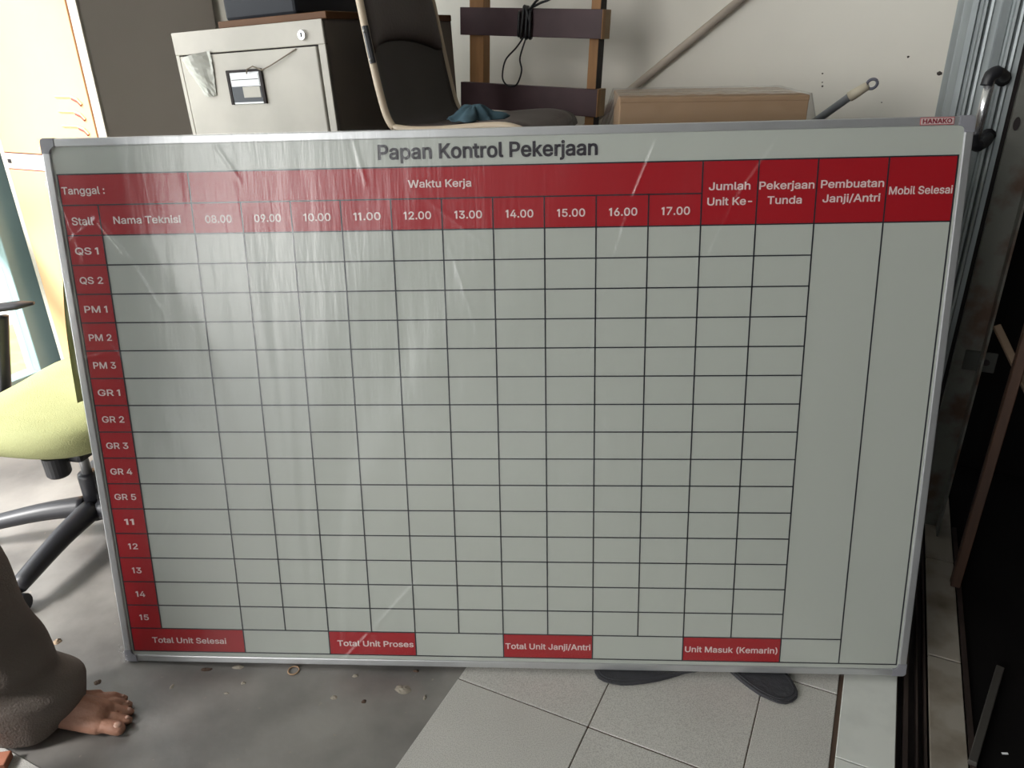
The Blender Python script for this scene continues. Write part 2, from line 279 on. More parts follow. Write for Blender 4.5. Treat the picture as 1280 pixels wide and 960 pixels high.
# letter outlines (advance, closed bezier contours; thousandths of an em)
GLYPHS = {
'(': (273, ['89 156 89 207 89 244 93 283 101 324 108 364 119 404 132 441 145 479 160 511 177 539 196 539 216 539 236 539 219 504 204 467 191 428 178 389 168 351 161 313 155 276 151 240 151 207 151 176 154 146 160 115 166 83 176 51 188 16 201 -18 217 -56 236 -96 216 -96 196 -96 177 -96 148 -47 126 3 111 55 97 106']),
')': (273, ['57 -96 37 -96 57 -55 73 -17 86 18 98 53 107 85 113 116 119 147 122 177 122 207 122 240 118 276 112 313 105 351 95 389 82 428 70 467 55 504 37 539 57 539 77 539 97 539 113 511 128 479 142 441 155 404 165 364 173 323 180 283 184 244 184 207 184 156 177 104 161 53 146 2 125 -48 97 -96 77 -96']),
'-': (453, ['263 244 337 244 337 226 337 207 337 188 263 188 188 188 114 188 114 207 114 226 114 244 188 244']),
'.': (188, ['108 -4 95 -4 83 -4 72 0 63 9 54 18 50 28 50 41 50 54 54 65 63 73 72 82 83 87 95 87 108 87 119 82 128 73 137 65 141 54 141 41 141 28 137 18 128 9 119 0']),
'/': (249, ['216 533 235 533 180 330 126 127 71 -76 52 -76 33 -76 14 -76 69 127 124 330 178 533 197 533']),
'0': (453, ['264 -7 227 -7 189 -7 157 3 130 24 103 45 83 74 69 113 55 152 48 199 48 254 48 309 55 356 69 395 83 434 104 464 130 484 157 505 189 516 227 516 264 516 296 505 323 484 350 464 370 434 384 395 398 356 405 309 405 254 405 199 398 152 384 113 370 74 350 45 323 24 297 3', '202 50 227 50 252 50 273 58 290 74 308 90 321 113 330 144 339 174 344 211 344 254 344 297 339 334 330 365 321 395 308 419 290 435 273 451 252 460 227 460 202 460 180 451 163 435 146 419 132 395 123 365 114 334 109 297 109 254 109 211 114 174 123 144 132 113 146 90 163 74 180 58']),
'1': (272, ['105 0 105 0 105 0 105 415 105 415 105 415 20 372 20 372 20 372 20 440 20 440 20 440 118 509 118 509 118 509 175 509 175 509 175 509 175 0 175 0 175 0']),
'2': (453, ['172 0 64 0 64 16 64 32 64 47 121 108 177 168 234 229 254 249 270 267 282 282 295 298 304 313 311 327 317 341 320 356 320 371 320 390 316 405 308 419 299 432 288 442 273 449 259 456 242 460 224 460 204 460 187 456 172 447 158 439 147 428 139 413 131 399 127 382 127 362 107 362 86 362 66 362 66 392 72 419 86 442 100 465 119 483 143 496 167 509 194 516 225 516 255 516 282 509 306 497 329 484 348 467 361 445 374 424 381 399 381 372 381 354 378 335 371 318 364 300 353 280 336 259 319 237 296 211 267 180 229 140 191 100 153 60 153 59 153 58 153 57 231 57 310 57 389 57 389 38 389 19 389 0 281 0']),
'3': (453, ['252 -7 218 -7 187 -7 158 -1 133 10 107 21 86 37 70 57 54 78 46 103 44 132 66 132 87 132 109 132 111 114 117 99 126 87 136 75 149 65 165 59 181 53 199 50 219 50 239 50 258 53 275 61 292 68 305 79 315 93 324 107 329 124 329 145 329 163 325 181 316 196 307 212 293 224 275 234 256 243 231 248 201 248 186 248 172 248 157 248 157 265 157 282 157 299 200 349 244 399 288 448 288 450 288 451 288 452 215 452 142 452 70 452 70 471 70 490 70 509 171 509 272 509 372 509 372 493 372 477 372 461 319 400 265 339 211 278 211 282 211 285 211 289 249 293 281 288 308 276 335 263 356 246 371 222 386 199 393 173 393 145 393 115 385 89 370 66 355 43 335 25 309 12 282 0']),
'4': (453, ['164 105 40 105 40 123 40 141 40 158 109 275 178 392 247 509 268 509 289 509 311 509 243 394 176 280 109 166 109 165 109 164 109 163 210 163 312 163 413 163 413 144 413 125 413 105 289 105', '302 0 282 0 282 40 282 81 282 121 282 130 282 138 282 146 282 203 282 260 282 318 302 318 322 318 343 318 343 212 343 106 343 0 322 0']),
'5': (453, ['254 -7 221 -7 191 -7 164 -1 140 11 116 23 97 39 83 60 69 81 61 104 60 130 81 130 101 130 122 130 124 115 129 101 138 89 147 77 159 67 173 60 188 53 204 50 221 50 242 50 260 55 276 64 292 74 305 87 314 104 323 121 328 141 328 162 328 184 323 204 314 221 304 238 291 252 275 262 258 272 239 277 218 277 201 277 184 274 167 268 151 263 138 255 128 246 108 248 88 250 67 253 77 338 86 423 96 509 186 509 276 509 366 509 366 490 366 471 366 452 294 452 222 452 151 452 145 402 139 352 134 301 135 301 135 301 136 301 147 311 161 319 178 325 194 331 211 334 229 334 253 334 274 329 294 321 313 313 331 301 345 285 359 270 371 252 379 231 387 210 391 188 391 163 391 130 384 101 369 76 354 50 334 30 309 15 283 1']),
'6': (453, ['258 -7 226 -7 195 -7 167 0 142 15 118 29 98 49 84 74 71 100 64 129 64 162 64 186 69 212 80 239 91 266 110 300 137 340 176 396 214 453 252 509 276 509 299 509 322 509 265 426 208 344 151 261 149 261 147 261 145 261 150 271 157 280 165 288 174 296 184 302 196 307 207 312 221 314 235 314 266 314 293 308 316 295 339 282 357 263 370 240 382 216 389 189 389 157 389 125 382 97 368 73 354 48 334 28 310 14 286 0', '207 48 226 48 246 48 264 53 279 63 294 72 306 85 314 101 323 118 327 136 327 157 327 178 323 197 314 213 306 230 294 242 279 251 264 261 246 265 226 265 207 265 189 261 174 252 159 243 147 230 138 214 129 198 125 179 125 158 125 137 129 118 138 102 147 85 159 72 174 63 189 53']),
'7': (453, ['120 0 97 0 172 149 248 299 323 448 323 450 323 451 323 452 236 452 149 452 62 452 62 471 62 490 62 509 172 509 281 509 391 509 391 489 391 469 391 449 315 299 240 150 165 0 142 0']),
'8': (453, ['260 -7 226 -7 192 -7 162 -1 136 11 109 24 89 40 74 62 59 83 52 108 52 135 52 157 56 177 65 195 74 213 86 229 101 241 116 253 133 261 153 265 153 265 153 266 153 267 128 273 108 287 93 308 78 329 70 353 70 380 70 406 77 429 90 450 104 470 122 486 146 498 169 510 196 516 226 516 256 516 283 510 306 498 329 486 348 470 361 450 375 429 382 406 382 380 382 353 374 329 359 308 344 287 325 273 300 267 300 266 300 265 300 265 319 261 336 253 351 241 366 229 378 213 387 195 396 177 401 157 401 135 401 108 393 83 378 62 364 40 343 24 317 11 291 -1', '204 49 226 49 249 49 268 53 285 60 301 68 314 78 323 91 332 105 337 121 337 139 337 158 332 174 322 189 313 203 300 214 283 223 266 231 247 235 226 235 205 235 186 231 169 223 152 214 139 203 130 189 120 174 115 158 115 139 115 121 120 105 129 91 138 78 151 68 167 60 184 53', '208 290 226 290 244 290 260 293 274 300 288 307 299 318 307 330 315 343 319 358 319 376 319 393 315 407 308 420 300 433 289 443 275 449 261 456 245 460 226 460 208 460 191 456 177 449 163 443 152 433 145 420 137 407 133 393 133 376 133 358 137 343 145 330 152 318 163 307 178 300 192 293']),
'9': (453, ['195 516 226 516 258 516 286 508 310 494 335 480 354 460 368 434 382 409 389 380 389 347 389 323 383 297 373 270 362 243 343 209 315 168 277 112 239 56 200 0 177 0 154 0 130 0 187 83 244 165 301 248 303 248 305 248 307 248 303 238 296 229 287 221 279 213 269 207 257 202 245 197 232 195 218 195 187 195 160 201 137 214 114 227 96 245 83 269 70 292 64 320 64 352 64 384 71 412 85 436 99 461 118 480 143 494 167 508', '246 460 226 460 207 460 189 456 174 446 159 437 147 424 138 407 130 391 125 372 125 352 125 330 130 312 138 295 147 279 159 266 174 257 189 248 207 243 226 243 246 243 263 248 279 257 294 266 306 279 314 295 323 311 327 330 327 350 327 372 323 391 314 407 306 424 294 437 279 446 264 456']),
':': (188, ['108 -4 95 -4 83 -4 72 0 63 9 54 18 50 28 50 41 50 54 54 65 63 73 72 82 83 87 95 87 108 87 119 82 128 73 137 65 141 54 141 41 141 28 137 18 128 9 119 0', '108 271 95 271 83 271 72 275 63 284 54 293 50 304 50 316 50 329 54 340 63 349 72 357 83 362 95 362 108 362 119 357 128 349 137 340 141 329 141 316 141 304 137 293 128 284 119 275']),
'A': (480, ['39 0 16 0 78 170 140 339 201 509 226 509 251 509 276 509 338 339 401 170 463 0 440 0 418 0 395 0 359 101 323 202 287 302 281 321 273 344 264 372 255 400 245 435 232 478 236 478 241 478 245 478 233 435 222 399 213 371 204 343 196 320 191 302 155 202 120 101 85 0 62 0', '197 142 110 142 110 161 110 180 110 199 197 199 283 199 370 199 370 180 370 161 370 142 283 142']),
'G': (520, ['309 -7 269 -7 223 -7 184 4 149 25 115 46 88 77 69 116 50 155 40 201 40 254 40 308 50 354 69 393 88 432 115 462 149 484 183 505 221 516 265 516 292 516 317 512 340 504 364 496 385 484 403 469 422 454 437 437 449 416 461 396 470 373 474 349 452 349 430 349 408 349 403 365 396 380 387 393 379 406 368 417 356 427 344 436 330 444 315 448 300 453 283 456 265 456 235 456 208 448 183 432 159 417 139 394 125 364 111 334 103 297 103 254 103 211 111 175 125 145 140 115 159 92 184 76 209 61 237 53 269 53 297 53 323 59 345 71 367 83 384 101 396 123 409 146 415 172 415 202 421 201 428 200 434 199 384 199 333 199 283 199 283 218 283 237 283 256 348 256 413 256 478 256 478 237 478 219 478 200 478 158 469 122 451 91 433 60 408 36 377 19 345 2']),
'H': (517, ['82 0 60 0 60 170 60 339 60 509 82 509 103 509 125 509 125 435 125 362 125 289 214 289 303 289 392 289 392 362 392 435 392 509 414 509 435 509 457 509 457 339 457 170 457 0 435 0 414 0 392 0 392 77 392 155 392 232 303 232 214 232 125 232 125 155 125 77 125 0 103 0']),
'J': (396, ['230 -7 185 -7 140 -7 104 6 75 33 47 59 33 97 33 145 33 155 33 164 33 173 55 173 76 173 98 173 98 164 98 155 98 145 98 114 106 91 122 74 137 58 159 50 185 50 211 50 232 58 248 74 264 91 272 114 272 145 272 267 272 388 272 509 293 509 315 509 336 509 336 388 336 267 336 145 336 97 322 59 294 33 266 6']),
'K': (467, ['146 189 104 145 104 169 104 193 104 216 116 232 128 247 139 261 151 275 162 290 174 303 187 317 199 331 212 344 262 399 313 454 364 509 392 509 420 509 448 509 376 431 304 353 231 276 230 276 229 276 228 276 187 233', '82 0 60 0 60 170 60 339 60 509 82 509 103 509 125 509 125 451 125 392 125 334 124 298 124 261 124 225 124 214 124 204 125 193 125 129 125 64 125 0 103 0', '398 0 372 0 311 86 249 173 188 259 201 276 215 293 228 309 302 206 375 103 449 0 423 0']),
'M': (628, ['81 0 60 0 60 170 60 339 60 509 91 509 121 509 152 509 193 402 235 294 277 187 280 180 284 170 287 159 291 148 295 136 299 123 303 110 307 97 311 84 315 71 319 59 322 49 317 49 312 49 307 49 310 59 314 70 318 83 322 95 326 108 330 121 334 134 338 147 342 158 346 170 349 179 352 187 394 294 435 402 476 509 507 509 537 509 568 509 568 339 568 170 568 0 547 0 525 0 504 0 504 97 504 194 504 291 504 302 504 314 504 327 505 340 505 354 505 369 505 383 506 398 506 413 506 428 507 443 507 457 509 457 511 457 513 457 508 441 503 426 498 409 492 393 487 378 482 363 477 348 472 334 467 322 463 309 459 299 456 291 418 194 380 97 342 0 323 0 305 0 286 0 248 97 209 194 170 291 167 299 163 309 159 321 155 333 150 346 145 361 140 376 135 391 129 408 124 424 118 441 112 457 114 457 117 457 119 457 119 444 120 431 120 416 120 401 121 387 121 372 121 357 121 342 122 328 122 315 122 302 122 291 122 194 122 97 122 0 101 0']),
'N': (523, ['82 0 60 0 60 170 60 339 60 509 85 509 111 509 136 509 205 400 274 291 343 183 349 174 355 164 363 151 370 138 379 123 388 107 396 90 405 73 414 55 411 55 408 54 405 54 403 72 401 90 401 108 400 126 399 142 399 157 399 172 399 185 399 195 399 300 399 404 399 509 420 509 442 509 463 509 463 339 463 170 463 0 438 0 412 0 387 0 325 97 264 193 202 290 194 303 186 316 177 331 169 345 159 362 148 381 137 400 123 424 108 452 111 453 115 453 119 454 120 428 121 405 122 384 123 362 124 344 124 328 125 312 125 300 125 291 125 194 125 97 125 0 103 0']),
'O': (533, ['311 -7 267 -7 223 -7 184 4 150 25 116 46 90 76 70 115 50 154 40 201 40 254 40 308 50 354 70 393 90 432 116 462 150 484 184 505 223 516 267 516 311 516 350 505 384 484 418 462 444 432 464 393 483 354 493 308 493 254 493 201 483 154 464 115 444 76 418 46 384 25 350 4', '236 53 267 53 297 53 325 61 349 76 374 91 394 114 408 144 423 174 430 211 430 254 430 298 423 335 408 365 394 395 374 417 349 433 325 448 297 456 267 456 236 456 209 448 184 433 159 417 140 394 125 364 111 334 103 297 103 254 103 211 111 174 125 144 140 114 159 92 184 76 209 61']),
'P': (445, ['82 0 60 0 60 170 60 339 60 509 118 509 177 509 235 509 274 509 307 502 332 487 358 473 377 454 390 430 402 405 409 378 409 348 409 317 402 290 390 265 377 241 358 222 332 207 307 193 274 186 235 186 193 186 151 186 109 186 109 205 109 224 109 242 150 242 191 242 233 242 259 242 281 247 297 256 313 265 325 278 333 294 341 310 344 328 344 348 344 368 341 386 333 402 325 417 313 430 297 439 280 448 259 452 232 452 196 452 160 452 125 452 125 301 125 151 125 0 103 0']),
'Q': (533, ['274 121 245 159 268 159 290 159 313 159 332 134 351 109 369 85 374 78 379 71 384 65 412 27 440 -10 468 -48 446 -48 423 -48 401 -48 382 -23 364 2 346 27 341 33 336 39 331 46 302 84', '311 -7 267 -7 223 -7 184 4 150 25 116 46 90 76 70 115 50 154 40 201 40 254 40 308 50 354 70 393 90 432 116 462 150 484 184 505 223 516 267 516 311 516 350 505 384 484 418 462 444 432 464 393 483 354 493 308 493 254 493 201 483 154 464 115 444 76 418 46 384 25 350 4', '236 53 267 53 297 53 325 61 349 76 374 91 394 114 408 144 423 174 430 211 430 254 430 298 423 335 408 365 394 395 374 417 349 433 325 448 297 456 267 456 236 456 209 448 184 433 159 417 140 394 125 364 111 334 103 297 103 254 103 211 111 174 125 144 140 114 159 92 184 76 209 61']),
'R': (449, ['82 0 60 0 60 170 60 339 60 509 119 509 177 509 236 509 275 509 307 502 333 489 359 475 378 457 390 433 403 410 409 382 409 352 409 321 403 295 390 271 378 248 359 230 333 217 307 204 275 198 236 198 189 198 143 198 96 198 96 217 96 236 96 255 142 255 188 255 234 255 260 255 281 259 298 267 314 275 326 286 334 300 341 315 345 332 345 352 345 372 341 390 334 405 326 420 314 431 298 440 281 448 259 452 233 452 197 452 161 452 125 452 125 301 125 151 125 0 103 0', '378 0 353 0 312 76 271 153 230 229 254 229 279 229 303 229 344 153 386 76 428 0 403 0']),
'S': (447, ['263 -9 224 -9 187 -9 155 -3 128 9 100 21 79 38 64 60 49 82 40 107 38 137 60 137 82 137 104 137 106 117 112 101 123 88 134 75 149 65 166 59 184 52 203 49 224 49 247 49 268 53 286 60 304 68 319 78 329 92 340 105 346 121 346 139 346 155 341 169 332 179 323 189 311 198 296 205 281 211 264 217 245 222 224 228 204 234 184 239 142 251 109 268 86 289 63 311 52 339 52 372 52 401 60 426 75 448 90 469 111 486 138 498 164 510 194 516 227 516 261 516 290 510 316 498 342 486 362 469 377 449 392 428 400 404 401 378 380 378 358 378 337 378 335 403 323 423 302 437 281 451 256 459 225 459 203 459 184 455 167 448 151 441 138 431 129 418 120 406 115 391 115 376 115 358 120 344 131 334 142 323 154 314 169 308 184 302 199 297 212 293 230 289 247 284 264 279 279 275 295 270 312 264 328 257 344 248 359 238 373 227 385 214 395 198 404 181 408 162 408 139 408 111 401 86 386 64 372 41 351 24 323 11 296 -2']),
'T': (449, ['85 452 32 452 32 471 32 490 32 509 160 509 288 509 417 509 417 490 417 471 417 452 363 452 310 452 257 452 257 301 257 151 257 0 235 0 214 0 193 0 193 151 193 301 193 452 139 452']),
'U': (517, ['299 -8 259 -8 219 -8 184 0 154 15 124 31 101 53 85 80 68 107 60 138 60 173 60 285 60 397 60 509 81 509 103 509 124 509 124 399 124 288 124 178 124 154 130 132 141 113 152 94 167 79 187 68 207 57 231 52 259 52 287 52 311 57 331 68 351 79 366 94 377 113 387 132 393 154 393 178 393 288 393 399 393 509 414 509 436 509 457 509 457 397 457 285 457 173 457 138 449 107 433 80 416 53 393 31 363 15 334 0']),
'W': (686, ['180 0 155 0 109 170 63 339 16 509 38 509 60 509 82 509 109 404 136 300 163 196 168 179 172 163 175 145 179 128 183 111 187 94 190 76 194 58 197 40 194 40 192 40 189 40 193 58 196 76 200 94 203 111 207 128 211 145 215 163 220 179 224 196 251 300 279 404 306 509 331 509 355 509 380 509 407 404 434 300 462 196 466 179 470 163 474 145 478 128 482 111 486 94 490 76 494 58 497 40 494 40 491 40 488 40 492 58 495 76 499 94 502 111 506 128 510 145 515 163 519 179 523 196 550 300 576 404 603 509 625 509 647 509 670 509 623 339 577 170 530 0 505 0 480 0 455 0 426 108 397 215 368 323 362 344 357 367 351 391 346 416 341 444 336 475 341 475 345 475 350 475 345 445 340 419 335 395 330 371 324 347 318 323 289 215 260 108 230 0 205 0']),
'a': (389, ['182 -9 160 -9 136 -9 114 -4 94 5 75 14 59 27 48 45 36 62 30 83 30 108 30 130 35 147 43 161 52 175 63 185 78 193 92 201 108 207 125 211 143 215 160 218 178 220 201 223 219 225 234 227 248 228 258 231 265 235 272 239 276 245 276 255 276 255 276 256 276 257 276 272 273 286 267 297 261 308 252 316 240 322 228 328 213 331 196 331 178 331 162 328 149 322 136 317 126 309 118 301 110 292 104 283 100 274 80 280 61 285 41 291 50 314 62 332 79 346 95 360 113 369 133 375 153 381 173 384 194 384 208 384 223 383 239 379 255 376 271 370 286 360 301 351 313 338 322 320 332 303 337 280 337 251 337 168 337 84 337 0 317 0 297 0 277 0 277 17 277 35 277 52 275 52 274 52 272 52 268 43 261 34 252 25 243 15 230 7 215 1 200 -5', '155 45 170 45 193 45 212 50 228 59 243 68 255 79 263 93 271 107 276 122 276 138 276 155 276 173 276 190 273 187 268 184 259 182 251 180 242 178 231 176 221 174 210 172 200 171 190 170 182 169 175 168 161 166 147 163 134 159 121 154 111 148 103 139 96 131 92 119 92 105 92 92 95 81 102 72 109 63 118 57 130 52 142 48']),
'b': (424, ['261 -8 229 -8 206 -8 187 -4 172 4 158 12 146 21 138 31 129 42 123 51 118 59 116 59 114 59 112 59 112 39 112 20 112 0 92 0 72 0 53 0 53 170 53 339 53 509 73 509 93 509 114 509 114 446 114 382 114 319 115 319 117 319 118 319 123 327 129 336 137 346 145 356 157 365 171 373 186 381 205 384 229 384 261 384 289 376 313 361 337 345 356 322 370 293 383 263 390 229 390 189 390 149 383 114 370 84 356 55 337 32 313 16 289 0', '197 47 220 47 244 47 263 53 279 66 295 78 308 95 316 117 324 138 328 162 328 189 328 216 324 240 316 261 308 282 296 299 280 311 264 324 244 330 220 330 197 330 177 324 161 312 145 300 133 284 125 263 117 242 113 217 113 189 113 161 117 136 125 115 133 94 146 77 162 65 178 53']),
'd': (424, ['219 -8 195 -8 164 -8 136 0 111 16 87 32 68 55 55 84 41 114 34 149 34 189 34 229 41 263 55 293 69 322 88 345 112 361 136 376 164 384 196 384 219 384 238 381 253 373 268 365 279 356 287 346 296 336 302 327 306 319 308 319 309 319 311 319 311 382 311 446 311 509 331 509 351 509 372 509 372 339 372 170 372 0 352 0 332 0 313 0 313 20 313 39 313 59 311 59 309 59 307 59 302 51 295 42 287 31 278 21 267 12 252 4 238 -4', '181 47 205 47 227 47 247 53 263 65 279 77 291 94 299 115 308 136 312 161 312 189 312 217 308 242 300 263 292 284 279 300 263 312 247 324 228 330 205 330 181 330 161 324 145 311 129 299 116 282 108 261 100 240 96 216 96 189 96 162 100 138 109 117 117 95 129 78 145 66 161 53']),
'e': (404, ['238 -8 212 -8 175 -8 143 0 117 16 90 33 70 56 56 85 41 114 34 148 34 187 34 226 41 260 55 290 69 319 89 343 115 359 141 376 171 384 205 384 226 384 246 381 266 374 285 367 303 356 319 341 335 326 348 306 357 282 366 258 371 228 371 194 371 186 371 178 371 169 272 169 174 169 75 169 75 187 75 204 75 221 163 221 250 221 338 221 329 215 319 208 310 202 310 227 306 249 298 269 290 288 278 303 263 314 247 325 228 330 205 330 182 330 163 325 146 313 130 302 118 288 109 270 100 251 96 232 96 211 96 200 96 189 96 178 96 150 101 126 110 106 120 87 134 72 151 61 168 51 189 46 212 46 228 46 241 48 254 53 266 57 277 64 285 73 294 82 301 93 306 105 325 101 345 96 365 91 359 71 349 54 335 39 321 24 303 13 283 4 262 -4']),
'g': (425, ['238 -151 207 -151 179 -151 155 -147 134 -140 113 -132 96 -123 82 -110 69 -98 58 -84 51 -69 67 -60 84 -50 101 -41 107 -49 113 -57 122 -66 130 -75 141 -82 154 -88 168 -94 186 -97 207 -97 238 -97 263 -90 282 -75 302 -60 311 -37 311 -6 311 19 311 44 311 68 310 68 308 68 306 68 301 60 295 51 287 41 278 32 267 23 252 16 238 8 219 5 195 5 164 5 137 12 113 27 88 41 69 62 55 90 41 118 34 152 34 191 34 230 41 264 55 293 69 322 88 345 112 361 137 376 165 384 196 384 220 384 239 381 253 373 268 365 280 356 288 346 297 336 303 327 308 319 309 319 311 319 313 319 313 339 313 359 313 379 333 379 353 379 372 379 372 250 372 121 372 -9 372 -42 365 -69 350 -90 335 -111 316 -126 291 -136 266 -146', '181 59 205 59 228 59 248 64 264 75 280 86 292 101 300 121 308 141 312 165 312 193 312 220 308 243 300 264 292 284 280 301 264 312 248 324 228 330 205 330 181 330 161 324 145 312 129 299 117 283 109 262 100 242 96 219 96 193 96 166 100 143 109 123 117 103 129 87 145 76 162 65']),
'h': (410, ['114 249 114 227 114 151 114 76 114 0 93 0 73 0 53 0 53 170 53 339 53 509 73 509 93 509 114 509 114 435 114 361 114 287 110 287 106 287 102 287 114 322 131 347 152 362 174 377 199 384 227 384 253 384 276 379 295 369 315 358 330 342 341 321 352 299 357 273 357 240 357 160 357 80 357 0 337 0 316 0 296 0 296 78 296 157 296 235 296 265 288 288 273 304 258 321 237 329 210 329 192 329 175 325 161 317 146 309 135 298 126 283 118 267']),
'i': (167, ['73 0 53 0 53 126 53 253 53 379 73 379 93 379 114 379 114 253 114 126 114 0 93 0', '95 443 84 443 72 443 62 447 54 455 45 462 41 472 41 483 41 494 45 504 54 512 62 520 72 524 84 524 95 524 106 520 114 512 122 504 126 494 126 483 126 472 122 462 114 455 106 447']),
'j': (167, ['53 243 53 379 73 379 93 379 114 379 114 243 114 106 114 -30 114 -53 110 -73 102 -90 93 -107 81 -120 65 -129 48 -138 28 -143 4 -143 -1 -143 -5 -143 -10 -143 -10 -124 -10 -105 -10 -87 -6 -87 -2 -87 2 -87 20 -87 32 -82 40 -72 49 -62 53 -48 53 -29 53 107', '95 443 83 443 72 443 62 447 53 455 45 462 41 472 41 483 41 494 45 504 53 512 62 520 72 524 83 524 95 524 105 520 114 512 122 504 126 494 126 483 126 472 122 462 114 455 105 447']),
'k': (381, ['132 158 110 137 110 162 110 187 110 212 113 212 117 212 121 212 175 268 230 323 284 379 310 379 335 379 360 379 301 319 243 259 184 199 182 199 179 199 177 199 155 178', '73 0 53 0 53 170 53 339 53 509 73 509 93 509 114 509 114 339 114 170 114 0 93 0', '320 0 294 0 245 62 197 124 148 186 162 200 177 214 191 229 252 152 312 76 372 0 346 0']),
'l': (189, ['147 -2 139 -2 110 -2 88 5 74 20 60 35 53 57 53 84 53 226 53 367 53 509 73 509 93 509 114 509 114 372 114 235 114 99 114 81 116 69 120 62 125 55 133 52 146 52 152 52 157 52 160 53 164 53 167 54 170 54 173 37 177 20 181 3 175 1 169 0 162 -1 154 -2']),
'm': (610, ['73 0 53 0 53 126 53 253 53 379 72 379 92 379 112 379 112 351 112 323 112 295 111 295 109 295 108 295 113 316 121 332 132 346 144 359 157 369 172 376 187 383 203 386 219 386 247 386 270 378 287 361 305 344 316 322 321 295 318 295 315 295 312 295 317 313 325 329 337 343 349 357 364 367 381 375 398 382 416 386 437 386 459 386 479 381 497 372 515 362 530 348 541 328 551 309 557 285 557 255 557 170 557 85 557 0 536 0 516 0 496 0 496 85 496 169 496 254 496 281 488 301 473 313 457 325 439 330 419 330 402 330 387 327 374 320 362 313 352 303 345 290 339 278 335 263 335 247 335 165 335 82 335 0 315 0 295 0 274 0 274 87 274 173 274 260 274 281 267 298 253 311 239 324 221 330 199 330 185 330 171 327 158 320 144 313 134 303 126 289 118 276 114 258 114 238 114 159 114 79 114 0 93 0']),
'n': (410, ['114 249 114 227 114 151 114 76 114 0 93 0 73 0 53 0 53 126 53 253 53 379 72 379 92 379 112 379 112 349 112 318 112 287 109 287 106 287 102 287 114 322 131 347 152 362 174 377 199 384 227 384 253 384 276 379 295 369 314 358 330 342 341 321 352 299 357 273 357 240 357 160 357 80 357 0 337 0 316 0 296 0 296 78 296 157 296 235 296 265 288 288 273 304 258 321 237 329 210 329 192 329 175 325 161 317 146 309 135 298 126 283 118 267']),
'o': (415, ['242 -8 207 -8 173 -8 143 0 117 16 91 33 71 56 56 85 41 114 34 149 34 187 34 227 41 262 56 291 71 321 91 343 117 360 143 376 173 384 207 384 242 384 273 376 299 360 325 343 345 321 359 291 374 262 381 227 381 187 381 149 374 114 359 85 345 56 325 33 299 16 273 0', '182 46 207 46 233 46 254 53 270 66 287 79 299 96 307 117 315 139 319 162 319 187 319 213 315 236 307 258 299 280 287 297 270 310 254 323 233 330 207 330 182 330 161 323 145 310 129 297 116 280 108 258 100 237 96 213 96 187 96 162 100 139 108 117 116 96 129 79 145 66 161 53']),
'p': (424, ['73 -143 53 -143 53 31 53 205 53 379 72 379 92 379 112 379 112 359 112 339 112 319 114 319 116 319 118 319 123 327 129 336 137 346 145 356 157 365 171 373 186 381 205 384 229 384 261 384 289 376 313 361 337 345 356 322 370 293 383 263 390 229 390 189 390 149 383 114 370 84 356 55 337 32 313 16 289 0 261 -8 229 -8 206 -8 187 -4 173 4 158 12 146 21 138 31 130 42 123 51 118 59 117 59 115 59 114 59 114 -8 114 -76 114 -143 93 -143', '197 47 220 47 244 47 263 53 279 66 295 78 308 95 316 117 324 138 328 162 328 189 328 216 324 240 316 261 308 282 296 299 280 311 264 324 244 330 220 330 197 330 177 324 161 312 145 300 133 284 125 263 117 242 113 217 113 189 113 161 117 136 125 115 133 94 146 77 162 65 178 53']),
'r': (259, ['73 0 53 0 53 126 53 253 53 379 72 379 92 379 112 379 112 360 112 340 112 321 113 321 114 321 115 321 122 340 135 355 152 367 170 379 190 385 213 385 218 385 223 385 229 384 235 384 240 384 243 384 243 363 243 343 243 322 242 323 237 323 230 324 223 325 215 326 207 326 189 326 173 322 159 315 145 307 134 297 126 284 118 270 114 255 114 237 114 158 114 79 114 0 93 0']),
's': (365, ['211 -8 182 -8 156 -8 133 -4 112 3 92 11 75 23 62 38 49 53 40 72 36 94 55 98 74 102 94 107 99 86 109 70 124 60 139 50 158 45 181 45 208 45 229 51 244 62 260 74 268 87 268 103 268 116 263 127 254 136 245 144 231 151 212 155 191 160 170 165 149 170 115 178 89 191 72 208 55 225 47 247 47 274 47 296 53 315 65 332 77 348 94 361 115 370 136 380 160 384 187 384 213 384 235 380 254 372 272 365 287 353 299 339 310 325 319 309 324 290 305 286 287 281 268 277 263 292 255 304 243 316 230 327 212 333 187 333 165 333 146 327 131 317 116 306 109 293 109 277 109 263 114 252 124 243 134 235 150 228 172 223 191 218 210 214 229 209 264 201 290 188 306 171 323 154 331 133 331 107 331 84 325 64 312 47 300 30 282 16 260 6 237 -3']),
't': (227, ['138 379 204 379 204 362 204 344 204 327 138 327 72 327 6 327 6 344 6 362 6 379 72 379', '65 345 65 471 85 471 106 471 126 471 126 347 126 222 126 98 126 81 129 69 136 61 143 54 154 50 170 50 174 50 179 50 185 51 191 52 197 53 202 54 206 36 209 19 213 2 207 0 200 -2 192 -3 184 -4 176 -4 168 -4 136 -4 110 4 92 21 74 38 65 62 65 93 65 219']),
'u': (410, ['211 -5 182 -5 157 -5 134 0 115 11 95 21 80 37 69 59 58 80 53 107 53 139 53 219 53 299 53 379 73 379 93 379 114 379 114 301 114 222 114 144 114 114 121 91 137 75 152 58 173 50 200 50 218 50 235 54 249 62 264 70 275 81 283 97 292 112 296 131 296 153 296 228 296 304 296 379 316 379 337 379 357 379 357 253 357 126 357 0 337 0 318 0 298 0 298 31 298 61 298 92 301 92 304 92 307 92 295 57 279 32 257 17 235 2']),
}

